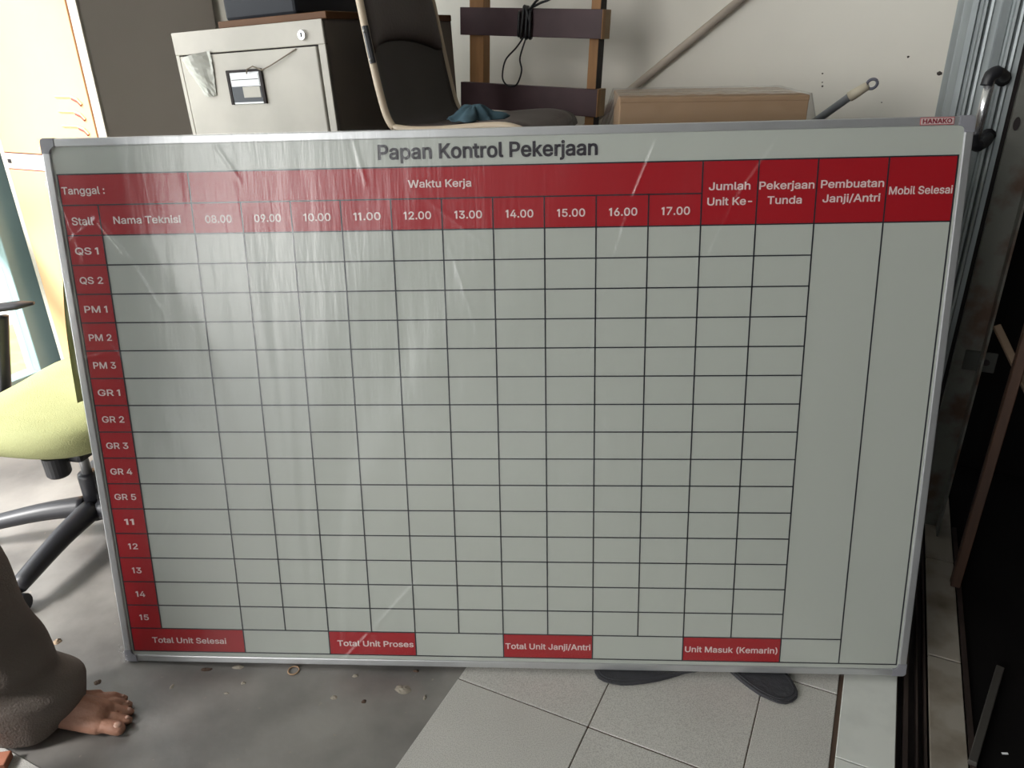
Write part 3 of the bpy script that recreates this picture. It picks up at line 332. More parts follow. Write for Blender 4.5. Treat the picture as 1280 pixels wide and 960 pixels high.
def text_mesh(txt, cap, cu, cv, width, bold=.02):
    bm = bmesh.new(); x = 0; lo, hi = 1e9, -1e9
    polys = []
    for ch in txt:
        if ch == ' ': x += .188; continue
        adv, cs = GLYPHS[ch]
        for c in cs:
            n = [int(k) / 1000 for k in c.split()]; P = [n[k:k + 6] for k in range(0, len(n), 6)]; pts = []
            for a, b in zip(P, P[1:] + P[:1]):
                p0, p1, p2, p3 = Vector(a[2:4]), Vector(a[4:6]), Vector(b[0:2]), Vector(b[2:4])
                ch1, ch2 = (p3 - p0), (p1 - p0)
                straight = ch1.length < 1e-6 or (abs(ch1.x * ch2.y - ch1.y * ch2.x) < 2e-3 * ch1.length and abs(ch1.x * (p2 - p0).y - ch1.y * (p2 - p0).x) < 2e-3 * ch1.length)
                for k in range(1 if straight else 4):
                    t = k / 4; pts.append(p0 * (1 - t) ** 3 + p1 * 3 * t * (1 - t) ** 2 + p2 * 3 * t * t * (1 - t) + p3 * t ** 3)
            out = []
            for p in pts:
                if not out or (p - out[-1]).length > .002: out.append(p)
            if (out[0] - out[-1]).length < .002: out.pop()
            polys.append([p + Vector((x, 0)) for p in out])
        x += adv / 1000
    wi = .038
    for pts in polys:
        m = len(pts); va = []; vb = []
        for k in range(m):
            d0 = (pts[k] - pts[k - 1]).normalized(); d1 = (pts[(k + 1) % m] - pts[k]).normalized()
            n0 = Vector((d0.y, -d0.x)); n1 = Vector((d1.y, -d1.x)); q = n0 + n1
            q = n0 if q.length < .3 else q.normalized() / max(.6, q.normalized().dot(n0))
            a = pts[k] - q * bold; b = pts[k] + q * wi          # the ink lies to the right of each contour
            va.append(bm.verts.new((a.x, a.y, 0))); vb.append(bm.verts.new((b.x, b.y, 0)))
        for k in range(m): bm.faces.new((va[k], va[(k + 1) % m], vb[(k + 1) % m], vb[k]))
    xs = [v.co.x for v in bm.verts]; x0, x1 = min(xs), max(xs); k = cap / .53; kx = width / (x1 - x0)
    for v in bm.verts: v.co = Vector((cu + (v.co.x - (x0 + x1) / 2) * kx, cv + (v.co.y - .2545) * k, 0))
    me = bpy.data.meshes.new('letters'); bm.to_mesh(me); bm.free(); return me

# ------------------------------------------------------------------ the setting
ST = .004
fl = struct('floor', rotz=TH)
bm = bmesh.new(); box(bm, -3.1, .209, -2.6, 2.41, -.06, 0)
bm.verts.ensure_lookup_table(); finish('concrete_slab', bm, M_conc, fl)
us = [-.694, -.377, -.062]; ue = [-.379, -.064, .089]
base_tile = {}
def tile(u0, u1, v0, v1, m, z=ST, name='tile', z0=-.0):
    o = finish(name, B(u0, u1, v0, v1, z0, z + random.uniform(-.0006, .0006), bev=.0012, seg=1), m, fl); return o
for u0, u1 in zip(us, ue):
    for k in range(-3, 5):
        v0 = 1.088 + .311 * k
        tile(u0, u1, v0 + .0016, min(v0 + .3095, 2.408), M_tile)
for k in range(-9, 1):
    u1 = -.70 + .312 * k
    if u1 > -3: tile(max(u1 - .3095, -3.09), u1, .525 - .31, .525, M_tile)
finish('grout_bed', B(-.694, .209, -.3, 2.409, 0, .0012), M_brown, fl)
vv = [-1.0, -.37, -.06, .30, .61, .92, 1.227, 1.62, 2.02, 2.405]
for a, b in zip(vv, vv[1:]): tile(.099, .207, a + .0012, b - .0012, M_strip, .006)
# sliding gate track between two rows of sill tiles
tr = struct('trim_1', rotz=TH)
finish('channel_bed', B(.209, .27, -1.2, 2.41, -.06, -.03), M_gap, tr)
finish('rail', B(.222, .231, -1.2, 2.41, -.03, -.004), M_sill, tr)
finish('rail', B(.247, .2495, -1.2, 2.41, -.03, -.002), M_sill, tr)
finish('rail', B(.262, .266, -1.2, 2.41, -.03, -.001), M_sill, tr)
v2 = [-1.0, .0, .42, .82, 1.22, 1.615, 2.016, 2.405]
bmk = B(.27, 1.0, -1.2, 2.7, -.06, -.004); finish('dark_slab', bmk, M_dark, fl)  # floor of the recess, its darkness put into the colour
for a, b in zip(v2, v2[1:]): tile(.2705, .338, a + .0022, b - .0022, M_strip2, .003, z0=-.01)
finish('edge_strip', B(.341, .352, -1.0, 2.2, -.01, .004), M_sill, tr)

finish('wall_back', xform(B(-3.2, .118, 2.41, 2.53, 0, 2.9), Matrix.Rotation(TH, 4, 'Z')), M_wall, kind='structure')
wb = bpy.data.objects['wall_back']
M_chip = mat('wall_chip', (.05, .04, .035), .9)
for px_, py_, rr in ((1174, 92, .006), (1135, 71, .003), (1028, 92, .002), (1028, 108, .0028), (1028, 103, .0018), (1102, 128, .0016)):
    c = at_v(px_, py_, 2.409); bm = bmesh.new(); bmesh.ops.create_icosphere(bm, subdivisions=1, radius=rr)
    for v_ in bm.verts: v_.co = Vector((v_.co.x * random.uniform(.8, 1.7), v_.co.y * .4, v_.co.z * random.uniform(.7, 1.2)))
    xform(bm, Matrix.Translation(c) @ Matrix.Rotation(TH, 4, 'Z')); finish('wall_chip', bm, M_chip, wb)
finish('ceiling', xform(B(-3.3, 1.1, -3.2, 2.75, 2.9, 3.0), Matrix.Rotation(TH, 4, 'Z')), M_ceil, kind='structure')
bm = B(-3.22, -3.1, 1.95, 2.41, 0, 2.9); box(bm, -3.22, -3.1, -3.2, 1.95, 2.75, 2.9); box(bm, -3.22, -3.1, -3.2, -2.6, 0, 2.75)
finish('wall_left', xform(bm, Matrix.Rotation(TH, 4, 'Z')), M_wall, kind='structure')
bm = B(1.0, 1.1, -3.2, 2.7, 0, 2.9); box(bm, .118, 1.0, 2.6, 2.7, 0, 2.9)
finish('wall_right', xform(bm, Matrix.Rotation(TH, 4, 'Z')), M_dark, kind='structure')  # black walls close the recess where only darkness shows
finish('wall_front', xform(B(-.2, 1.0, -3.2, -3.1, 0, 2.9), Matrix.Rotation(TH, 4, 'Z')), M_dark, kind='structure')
# window wall on the left: teal frame with panes
wi = struct('window_1', rotz=TH)
for v0, v1 in ((1.745, 1.95), (.45, .52), (-.85, -.78), (-2.2, -2.13)):
    finish('window_post', B(-3.2, -3.1, v0, v1, 0, 2.75, bev=.004), M_teal, wi)
for a, b in ((.52, 1.745), (-.78, .45), (-2.13, -.85)):
    finish('transom', B(-3.19, -3.11, a, b, .66, .79, bev=.004), M_teal, wi)
    finish('sill_rail', B(-3.19, -3.11, a, b, 0, .09, bev=.004), M_teal, wi)
    finish('pane', B(-3.153, -3.147, a, b, .09, .66), M_glass, wi)
    finish('pane', B(-3.153, -3.147, a, b, .79, 2.75), M_glass, wi)
finish('lawn', xform(B(-4.15, -3.23, -6, 9, -.12, -.02), Matrix.Rotation(TH, 4, 'Z')), M_grass, kind='stuff', label='sunlit green grass outside the teal window at the left', cat='grass')
finish('trim_2', xform(B(-14, -4.15, -6, 9, -.12, -.02), Matrix.Rotation(TH, 4, 'Z')), mat('pale_paving', (.62, .62, .60), .8, var=.1), kind='structure')

# ------------------------------------------------------------------ the printed board
BW, BH = 1.757, 1.0884
ex = Vector((.999959, 0, .009031)).normalized(); eu = -Vector((.008881, -.178978, -.983813)).normalized()
en = ex.cross(eu).normalized(); eu = en.cross(ex)
Tb = Vector((-1.0042, 1.49962, 1.10157))
bd = thing('whiteboard', 'large red and white job control board wrapped in clear film, leaning upright', 'whiteboard')
# local frame: x along the board, y up the board, z out of the board; origin at the upper left of the print
bd.matrix_world = Matrix(((ex.x, eu.x, en.x, Tb.x), (ex.y, eu.y, en.y, Tb.y), (ex.z, eu.z, en.z, Tb.z), (0, 0, 0, 1)))
x0, x1, y0, y1 = -.0225, BW + .0215, -BH * 1.0245, .064 * BH
finish('panel', B(x0 + .006, x1 - .006, y0 + .006, y1 - .006, -.012, 0), M_boardw, bd)
FW = .0165
def frame_bar(horizontal, a, b, c, d):
    bm = B(a, b, c, d, -.024, .0035, bev=.0022, seg=2); return finish('frame_bar', bm, M_alu, bd)
frame_bar(1, x0 + .02, x1 - .02, y1 - FW, y1); frame_bar(1, x0 + .02, x1 - .02, y0, y0 + FW)
frame_bar(0, x0, x0 + FW, y0 + .02, y1 - .02); frame_bar(0, x1 - FW, x1, y0 + .02, y1 - .02)
for cx, sx in ((x0, 1), (x1, -1)):
    for cy, sy in ((y0, 1), (y1, -1)):
        poly = [(.004, 0), (.030, 0), (.030, .0175), (.023, .019), (.019, .023), (.0175, .030), (0, .030), (0, .004)]
        rs = [(.0, .007), (.002, .0025), (.007, 0)]
        poly = [(.030, .0), (.030, .0175), (.022, .0185), (.0185, .022), (.0175, .030), (0, .030)] + rs
        bm = bmesh.new(); prism(bm, [(cx + sx * (px - .0008), cy + sy * (py - .0008)) for px, py in poly], -.025, .0052)
        es = [e for e in bm.edges if all(v.co.z > .005 for v in e.verts)]
        bmesh.ops.bevel(bm, geom=es, offset=.0015, segments=2, affect='EDGES'); finish('corner_cap', bm, M_plastgrey, bd)
cols = [.043, .154] + [.154 + .05775 * k for k in range(1, 11)] + [.7915, .8545, .9287, 1.0]
row = lambda k: -k / 18 * BH
def cell(c0, c1, r0, r1):
    finish('red_cell', B(c0 * BW, c1 * BW, row(r1), row(r0), .0, .0004), M_red, bd)
cell(0, .154, 0, 1); cell(.154, .7315, 0, 1); cell(0, .043, 1, 2); cell(.043, .154, 1, 2)
for k in range(10): cell(.154 + .05775 * k, .154 + .05775 * (k + 1), 1, 2)
for a, b in ((.7315, .7915), (.7915, .8545), (.8545, .9287), (.9287, 1)): cell(a, b, 0, 2)
for k in range(2, 17): cell(0, .043, k, k + 1)
for a, b in ((0, .154), (.2695, .385), (.5005, .616), (.7315, .8545)): cell(a, b, 17, 18)
bm = bmesh.new(); LW = .0013
def vline(c, r0, r1): box(bm, c * BW - LW, c * BW + LW, row(r1) - LW, row(r0) + LW, .0002, .0008)
def hline(r, c0, c1): box(bm, c0 * BW - LW, c1 * BW + LW, row(r) - LW, row(r) + LW, .0002, .0008)
hline(0, 0, 1); hline(18, 0, 1); vline(0, 0, 18); vline(1, 0, 18); hline(1, 0, .7315); hline(2, 0, 1)
for k in range(3, 18): hline(k, 0, .8545)
hline(17, .8545, .9287)
vline(.043, 1, 17); vline(.154, 0, 18); vline(.7315, 0, 18); vline(.7915, 0, 17); vline(.8545, 0, 18); vline(.9287, 0, 18)
for k in range(1, 10): vline(.154 + .05775 * k, 1, 18 if k in (2, 4, 6, 8) else 17)
finish('grid_lines', bm, M_line, bd)
def lettering(name, s, ul, ur, v, cap, m, bold=.015):
    me = text_mesh(s, cap, (ul + ur) / 2 * BW, -v * BH, (ur - ul) * BW, bold)
    for q in me.vertices: q.co.z = .0011
    link(name, me, m, bd)
lettering('title_lettering', 'Papan Kontrol Pekerjaan', .3738, .617, -.0265, .0275, M_title, .022)
for s, a, b, v in (('Tanggal :', .0025, .0537, .029), ('Waktu Kerja', .4059, .4771, .0293), ('Stall', .0087, .0349, .0847), ('Nama Teknisi', .059, .1392, .084),
                   ('Jumlah', .7387, .7836, .0438), ('Unit Ke-', .7377, .7863, .070), ('Pekerjaan', .793, .852, .0442), ('Tunda', .8026, .8396, .0695),
                   ('Pembuatan', .8588, .9256, .0438), ('Janji/Antri', .8617, .9229, .0683), ('Mobil Selesai', .9314, .9981, .057),
                   ('Total Unit Selesai', .0277, .1295, .9725), ('Total Unit Proses', .2804, .382, .9725), ('Total Unit Janji/Antri', .503, .6135, .9725), ('Unit Masuk (Kemarin)', .7345, .851, .9725)):
    lettering('header_lettering' if v < .5 else 'total_lettering', s, a, b, v, .0145 if s not in ('Stall',) else .0155, M_pinkt, .015)
for k in range(10):
    c = .154 + .05775 * (k + .5); lettering('hour_lettering', '%02d.00' % (8 + k), c - .0156 + .001, c + .0156 + .001, .085, .0150, M_pinkt, .015)
for k, s in enumerate(['QS 1', 'QS 2', 'PM 1', 'PM 2', 'PM 3', 'GR 1', 'GR 2', 'GR 3', 'GR 4', 'GR 5', '11', '12', '13', '14', '15']):
    hw = .0143 if ' ' in s else .0064
    lettering('stall_lettering', s, .0212 - hw, .0212 + hw, (k + 2.52) / 18, .0142, M_pinkt, .015)
# maker's label on the frame
lx0, lx1, ly = .9555 * BW, .9905 * BW, y1 - FW / 2 + .0
bm = B(lx0, lx1, ly - .0068, ly + .0068, .0035, .0043, bev=.0004, seg=1); lab = finish('maker_label', bm, mat('label_red', (.45, .05, .06), .5), bd)
finish('label_field', B(lx0 + .0012, lx1 - .0012, ly - .0056, ly + .0056, .0043, .0046), mat('label_pink', (.60, .48, .47), .5), lab)
me = text_mesh('HANAKO', .0078, (lx0 + lx1) / 2, ly, (lx1 - lx0) * .86, .03)
for q in me.vertices: q.co.z = .005
link('label_lettering', me, mat('label_ink', (.24, .01, .03), .5), lab)
# clear film: a wrinkled skin over the front, with sharp diagonal creases
creases = []
def px_board(px, py):
    r = ray(px, py); t = (Tb - EYE).dot(en) / r.dot(en); P = EYE + r * t - Tb; return P.dot(ex), P.dot(eu)
for a, b, h in (((966, 182), (918, 250), 2.2), ((918, 250), (880, 330), 1.2), ((822, 172), (790, 250), 2.0), ((790, 250), (765, 330), 1.0), ((425, 829), (462, 790), 3.0), ((462, 790), (530, 715), 1.6),
                ((118, 268), (165, 325), 1.8), ((165, 325), (205, 390), 1.0), ((90, 300), (128, 270), 1.5), ((460, 235), (440, 165), .6), ((760, 345), (735, 470), .6), ((305, 230), (270, 180), .8),
                ((640, 600), (780, 500), .5), ((900, 330), (870, 420), .5), ((560, 300), (600, 420), .5), ((190, 690), (215, 640), 1.0), ((110, 330), (75, 240), 1.0), ((350, 690), (330, 800), .7),
                ((980, 160), (955, 200), 1.0), ((1040, 560), (1120, 800), .5), ((1000, 600), (1100, 760), .5), ((1060, 500), (1180, 440), .5), ((700, 700), (760, 820), .6), ((515, 235), (640, 330), .5),
                ((130, 420), (160, 455), .9), ((100, 450), (140, 440), 1.1), ((1030, 190), (1010, 250), .6)):
    creases.append((Vector(px_board(*a)), Vector(px_board(*b)), h * .0015))
fx0, fx1, fy0, fy1 = x0 - .001, x1 + .001, y0 - .001, y1 + .001
def film_pt(s, t):
    x = fx0 + (fx1 - fx0) * s; y = fy0 + (fy1 - fy0) * t
    w_ = max(0, min(1, (x - .25) / .35)); an = .55 - 1.05 * w_ * w_ * (3 - 2 * w_)
    q = Vector((x * math.cos(an) + y * math.sin(an), -x * math.sin(an) + y * math.cos(an), 0))
    z = .0072 + .0036 * noise.noise(Vector((q.x * 6, q.y * 1.1, 3))) + .0011 * noise.noise(Vector((q.x * 15, q.y * 1.6, 8)))
    edge = math.exp(-(x - fx0) / .03)
    z += edge * .004 * abs(noise.noise(Vector((x * 60, y * 26, 1))))
    p = Vector((x, y))
    for a, b, h in creases:
        d = b - a; k = max(0, min(1, (p - a).dot(d) / d.length_squared)); r = (p - a - d * k)
        if abs(r.x) < .02 and abs(r.y) < .02: z += h * math.exp(-(r.length / .0032) ** 2) * (1 - abs(2 * k - 1) ** 6)
    return Vector((x, y, z))
bm = bmesh.new(); grid(bm, 520, 340, film_pt)
finish('plastic_film', bm, M_film, bd, smooth=True, label='clear wrinkled plastic film')
# ragged twist of film at the lower left corner
bm = bmesh.new()
def fold(s, t): return Vector((x0 - .012 + .024 * s + .006 * noise.noise(Vector((s * 5, t * 5, 2))), y0 - .006 + .05 * t, .006 + .010 * noise.noise(Vector((s * 7, t * 7, 4)))))
grid(bm, 14, 20, fold); finish('film_fold', bm, M_film2, bd)

# ------------------------------------------------------------------ filing cabinet
tilt = math.radians(2.4)
cab = thing('filing_cabinet', 'dull grey steel filing cabinet with brown top, behind the board', 'cabinet', room(-1.622, 1.50, .002))
cab.rotation_euler = (Matrix.Rotation(TH, 3, 'Z') @ Matrix.Rotation(-tilt, 3, 'Y')).to_euler()
CW, CD, CH = .478, .575, 1.362
bm = B(0, .004, 0, CD, 0, CH); box(bm, CW - .004, CW, .002, CD, 0, CH); box(bm, .004, CW - .004, CD - .004, CD, 0, CH); box(bm, 0, CW, 0, CD, CH - .004, CH)
box(bm, .004, CW - .004, .02, CD, 0, .06)
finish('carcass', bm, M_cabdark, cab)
finish('header_band', B(0, CW, -.003, .01, CH - .052, CH, bev=.002), M_cab, cab)
finish('side_rail', B(CW - .020, CW, -.002, .01, 0, CH - .052, bev=.001), M_cab, cab); finish('side_rail', B(0, .012, -.002, .01, 0, CH - .052, bev=.001), M_cab, cab)
finish('drawer_gap', B(.012, CW - .020, .008, .012, .0, CH - .052), M_gap, cab)
for k in range(4):
    z1 = CH - .055 - k * .318; z0 = z1 - .312
    d = finish('drawer', B(.015, CW - .0255, -.004, .008, z0, z1, bev=.003), M_cab, cab)
    hx = .168; hz = z1 - .040
    finish('handle_frame', B(hx, hx + .112, -.0075, -.003, hz - .078, hz + .0, bev=.0012), M_steel, d)
    finish('label_card', B(hx + .010, hx + .1, -.0085, -.0073, hz - .035, hz - .008), M_white, d)
    finish('card_line', B(hx + .012, hx + .098, -.009, -.0083, hz - .0222, hz - .0208), M_gap, d)
    finish('finger_recess', B(hx + .008, hx + .104, -.0088, -.0070, hz - .073, hz - .037), mat('recess_blue_black', (.02, .025, .035), .5), d)
    finish('recess_plate', B(hx + .044, hx + .100, -.0098, -.0080, hz - .063, hz - .038, bev=.0006, seg=1), M_cab, d)
    finish('handle_edge', B(hx - .002, hx + .006, -.0095, -.003, hz - .078, hz + .0), M_gap, d); finish('handle_edge', B(hx + .104, hx + .1125, -.0095, -.003, hz - .078, hz + .0), M_gap, d)
    finish('handle_edge', B(hx, hx + .112, -.010, -.003, hz - .005, hz + .001), M_gap, d)
bm = bmesh.new(); lathe(bm, [(.0001, -.006), (.010, -.006), (.0115, -.003), (.0115, .004), (.0001, .004)], 20); xform(bm, Matrix.Translation((CW - .058, -.004, CH - .030)) @ Matrix.Rotation(PI / 2, 4, 'X') @ Matrix.Scale(-1, 4, (0, 0, 1)))
lk = finish('lock', bm, M_chrome, cab, smooth=False); finish('keyhole', B(CW - .0595, CW - .0565, -.0112, -.0095, CH - .035, CH - .025), M_gap, lk)
finish('wooden_top', B(.150, CW + .003, .012, CD, CH, CH + .016, bev=.002), M_slab, cab)
def cabp(x, y, z): return cab.matrix_basis @ Vector((x, y, z))
bx = thing('storage_box', 'dark blue-grey plastic box on top of the filing cabinet', 'box'); bx.matrix_basis = Matrix.Translation(cabp(.140, .05, CH + .017)) @ cab.rotation_euler.to_matrix().to_4x4()
finish('box_body', B(0, .225, 0, .38, 0, .26, bev=.008), M_bluebox, bx); finish('lid', B(-.004, .229, -.004, .384, .26, .285, bev=.006), M_bluebox, bx)
wr = T([cabp(x, y, z) for x, y, z in ((.395, -.006, CH - .058), (.355, -.012, CH - .075), (.315, -.014, CH - .090), (.288, -.015, CH - .098), (.262, -.015, CH - .088), (.243, -.015, CH - .094), (.238, -.014, CH - .104))], .0016, 6)
finish('wire', wr, M_wire, label='thin wire tied to the filing cabinet handle', cat='wire')
bm = bmesh.new()
def scrap(s, t):
    x = .028 + .098 * s * (1 - .45 * t) + .045 * t; z = CH - .046 - .105 * t - .018 * (1 - s) * (1 - t) ; y = -.006 - .028 * math.sin(PI * min(1, s * 1.1)) * (1 - t * .8) - .006 * abs(noise.noise(Vector((s * 5, t * 5, 0))))
    if t > .33: x += (.5 - s) * .03 * (t - .33)
    return Vector((x, y, z))
grid(bm, 10, 14, scrap); xform(bm, cab.matrix_basis.copy())
o = finish('plastic_scrap', bm, M_paper, label='crumpled translucent plastic scrap stuck on the filing cabinet corner', cat='plastic', smooth=False)
md = o.modifiers.new('s', 'SOLIDIFY'); md.thickness = .001

# ------------------------------------------------------------------ orange locker, its beige side coloured grey for shade
lo = thing('locker', 'sunlit orange metal locker with vents beside the window', 'locker', room(-2.41, 1.80, 0), TH)
LWd = .62
bm = B(-LWd, -LWd + .003, 0, .57, 0, 1.95); box(bm, -LWd, 0, .567, .57, 0, 1.95); box(bm, -LWd, 0, 0, .57, 1.945, 1.95); box(bm, -LWd, 0, .0, .57, 0, .01)
box(bm, -.003, 0, .0, .57, 0, 1.95)
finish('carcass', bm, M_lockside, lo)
bm = B(-LWd, -LWd + .026, -.002, .012, 0, 1.95, bev=.002); box(bm, -.042, 0, -.002, .012, 0, 1.95, bev=.002)
zs = 0.955
for z0, z1 in ((0, .06), (zs - .028, zs + .028), (1.89, 1.95)): box(bm, -LWd + .026, -.042, -.001, .012, z0, z1)
finish('front_frame', bm, M_lockfr, lo)
for z0, z1 in ((.06, zs - .028), (zs + .028, 1.89)):
    d = finish('door', B(-LWd + .031, -.047, -.005, .008, z0 + .004, z1 - .004, bev=.002), M_lockdoor, lo)
    finish('door_seam', B(-LWd + .026, -.042, .002, .004, z0, z1), M_redline, d)
    if z0 > .5:
        for k in range(3):
            zc = z0 + .19 - .048 * k + .0
            bm = T([(-.21, -.006, zc + .012), (-.13, -.006, zc + .012), (-.10, -.006, zc + .004), (-.082, -.006, zc - .012)], .0045, 6); finish('vent', bm, M_lockdoor, d)
            finish('vent_slot', T([(-.125, -.0065, zc + .006), (-.10, -.0065, zc - .002), (-.086, -.0065, zc - .015)], .0048, 6), M_redline, d)
finish('number_tag', B(-LWd + .034, -LWd + .052, -.003, -.001, zs - .008, zs + .006), M_gap, lo)
bm = bmesh.new(); lathe(bm, [(.0001, 0), (.012, 0), (.012, .022), (.008, .026), (.0001, .026)], 14); xform(bm, Matrix.Translation((-.085, -.005, .36)) @ Matrix.Rotation(PI / 2, 4, 'X')); finish('lock_knob', bm, M_gap, lo)

# ------------------------------------------------------------------ folding gate, stacked
gt = struct('door_1', room(0, 0, 0), TH, 'galvanised folding gate, its leaves stacked at the track')
prof = [(.085, 2.205), (.095, 2.188), (.104, 2.188), (.107, 2.205), (.112, 2.205), (.114, 2.190), (.118, 2.190), (.120, 2.203), (.123, 2.190), (.127, 2.188), (.129, 2.200), (.139, 2.200), (.141, 2.193), (.153, 2.197), (.155, 2.205),
        (.158, 2.205), (.160, 2.190), (.164, 2.190), (.166, 2.203), (.169, 2.190), (.173, 2.188), (.176, 2.200), (.184, 2.200)]
def sheet(prof, z0, z1, th=.002):
    bm = bmesh.new(); back = [(x, y + th) for x, y in prof][::-1]; prism(bm, prof + back, z0, z1); bmesh.ops.triangulate(bm, faces=[f for f in bm.faces if len(f.verts) > 4]); return bm
prof = [(.096 + (x - .085) * 1.343, y) for x, y in prof]
lf = finish('leaf', sheet(prof, .01, 2.6), M_galv, gt)
finish('leaf', sheet([(x - .012, 2.32 + (y - 2.2)) for x, y in prof], .01, 2.6), M_galv, gt)
finish('rusty_stile', B(.239, .300, 2.185, 2.21, .004, 2.6, bev=.002), M_rust, gt)
finish('rusty_stile', B(.298, .303, 2.13, 2.21, .004, 2.6), M_rust, gt)
finish('gap_shade', B(.228, .239, 2.215, 2.225, .004, 2.6), M_gap, gt)  # black strip in place of the shade between leaf and stile
M_platedim = mat('shaded_plate', (.045, .045, .04), .7)  # latch plate colour darkened for the shade it sits in
tp = at_v(1226, 452, 2.18); finish('latch_plate', xform(B(-.03, .045, -.003, .003, -.028, .028, bev=.0025), Matrix.Translation((tp.dot(U) - .01, 2.180, tp.z))), M_platedim, gt)
bm = bmesh.new(); lathe(bm, [(.0001, 0), (.0085, 0), (.0085, .002), (.0001, .002)], 16); xform(bm, Matrix.Translation((tp.dot(U) + .012, 2.1765, tp.z)) @ Matrix.Rotation(PI / 2, 4, 'X')); finish('plate_hole', bm, M_gap, gt)
tp = at_v(1271, 155, 2.18); bm = bmesh.new(); lathe(bm, [(.0001, 0), (.007, 0), (.007, .002), (.0001, .002)], 16); xform(bm, Matrix.Translation((tp.dot(U), 2.1845, tp.z)) @ Matrix.Rotation(PI / 2, 4, 'X') @ Matrix.Diagonal((1, 2.2, 1, 1))); finish('slot', bm, M_gap, gt)
# pull handle with two dark brackets
h0 = at_v(1238, 100, 2.10); h1 = at_v(1219, 174, 2.10)
hl = lambda p: Vector((p.dot(U), p.dot(V), p.z))
a, b = hl(h0), hl(h1)
hd = finish('pull_handle', T([a, b], .0105, 14), M_chrome, gt, smooth=True)
for c, s in ((a, 1), (b, -1)):
    bm = bmesh.new(); tube(bm, curve([c + Vector((-.006, -.004, -s * .012)), c + Vector((-.002, 0, s * .008)), c + Vector((.014, .015, s * .016)), c + Vector((.03, .045, s * .006)), c + Vector((.030, .075, s * .0))], 5), [.013] * 5 + [.0145] * 5 + [.011] * 5 + [.011] * 5 + [.018], 10)
    finish('bracket', bm, M_black, hd, smooth=True)

# ------------------------------------------------------------------ hidden table that carries chair and carton
tb = thing('work_table', 'plain wooden work table standing behind the board', 'table', (.16, 1.74, 0))
bm = bmesh.new(); prism(bm, [(-.62, -.262), (.58, -.262), (.58, .46), (-.46, .46), (-.62, .08)], .695, .72); finish('tabletop', bm, M_table, tb)
for sx, sy in ((-.58, -.22), (.54, -.22), (.54, .42), (-.42, .42)): finish('leg', B(sx - .02, sx + .02, sy - .02, sy + .02, 0, .695), M_table, tb)
finish('apron', B(-.56, .52, -.235, -.22, .61, .695), M_table, tb); finish('apron', B(-.40, .52, .42, .435, .61, .695), M_table, tb)

# ------------------------------------------------------------------ stacking shell chair seen from its side
ch = thing('shell_chair', 'dark brown shell chair with beige edging, standing behind the board', 'chair', (-.344, 1.972, .722), math.radians(-18))
prof = [(.352, .392), (.34, .412), (.30, .422), (.24, .420), (.15, .412), (.07, .410), (.02, .418), (-.008, .445), (-.024, .50), (-.040, .58), (-.058, .68), (-.076, .78), (-.088, .85)]
pc = curve([(x, 0, z) for x, z in prof], 4); HW = .186
def shellw(k): return HW * (1 - .12 * max(0, (k - .62) / .38) ** 2 - .04 * max(0, (.12 - k) / .12))
def shell_pt(s, t, off=0):
    k = s * (len(pc) - 1); i = min(int(k), len(pc) - 2); p = pc[i].lerp(pc[i + 1], k - i); yy = (t * 2 - 1)
    tg = (pc[i + 1] - pc[i]).normalized(); nrm = Vector((-tg.z, 0, tg.x)); 
    if nrm.x < 0 and nrm.z < 0: nrm = -nrm
    if nrm.z < -.01: nrm = -nrm
    lift = .018 * abs(yy) ** 3
    return Vector((p.x, yy * shellw(s), p.z)) + nrm * 0 + Vector((lift * (1.6 if s > .5 else .3), 0, lift * (1 if s < .5 else .2))) + Vector((off if s > .5 else 0, 0, off if s < .56 else 0))
bm = bmesh.new(); grid(bm, 48, 16, shell_pt)
o = finish('shell', bm, M_shell, ch, smooth=True); md = o.modifiers.new('s', 'SOLIDIFY'); md.thickness = .005; md.offset = -1
rim = [shell_pt(k / 48, 0) for k in range(4, 49)] + [shell_pt(1, k / 16) for k in range(1, 16)] + [shell_pt(k / 48, 1) for k in range(48, 20, -1)]
finish('edge_trim', T(rim, .0085, 10), M_trim, ch, smooth=True)
def pad(s0, s1, w, thick, round_end):
    bm = bmesh.new()
    def f(s, t, o):
        yy = (t * 2 - 1) * w; ss = s0 + (s1 - s0) * s
        if round_end: ss += (s1 - s0) * round_end * (abs(t * 2 - 1) ** 2.5) * (1 - s)
        p = shell_pt(ss, .5 + yy / 2, 0); e = min(1, 6 * min(s, 1 - s, t, 1 - t) + .0); th = thick * math.sqrt(max(0, 1 - (1 - e) ** 2))
        return p + Vector((th if ss > .52 else 0, 0, th if ss < .58 else 0)) * o
    grid(bm, 24, 14, lambda s, t: f(s, t, 1)); grid(bm, 24, 14, lambda s, t: f(s, t, .02)); bmesh.ops.remove_doubles(bm, verts=bm.verts, dist=.0004); return bm
finish('seat_pad', pad(.0, .47, .97, .020, 0), M_pad, ch, smooth=True)
finish('back_pad', pad(.775, .995, 1.02, .022, -.16), M_pad, ch, smooth=True)
pb = shell_pt(.75, 0)
br = finish('bracket', T([shell_pt(.735, 0) + Vector((.004, -.006, 0)), shell_pt(.80, 0) + Vector((.004, -.006, 0))], .0075, 8), M_black, ch)
for k in (.742, .792):
    bm = bmesh.new(); bmesh.ops.create_uvsphere(bm, u_segments=10, v_segments=6, radius=.0038); xform(bm, Matrix.Translation(shell_pt(k, 0) + Vector((.004, -.0135, 0)))); finish('rivet', bm, M_steel, br, smooth=True)
for sy in (-1, 1):
    finish('leg', T(curve([(.30, sy * .16, .398), (.315, sy * .19, .30), (.33, sy * .20, .012)], 6), .010, 8), M_steel, ch, smooth=True)
    finish('leg', T(curve([(.06, sy * .15, .396), (.04, sy * .185, .30), (-.01, sy * .20, .012)], 6), .010, 8), M_steel, ch, smooth=True)
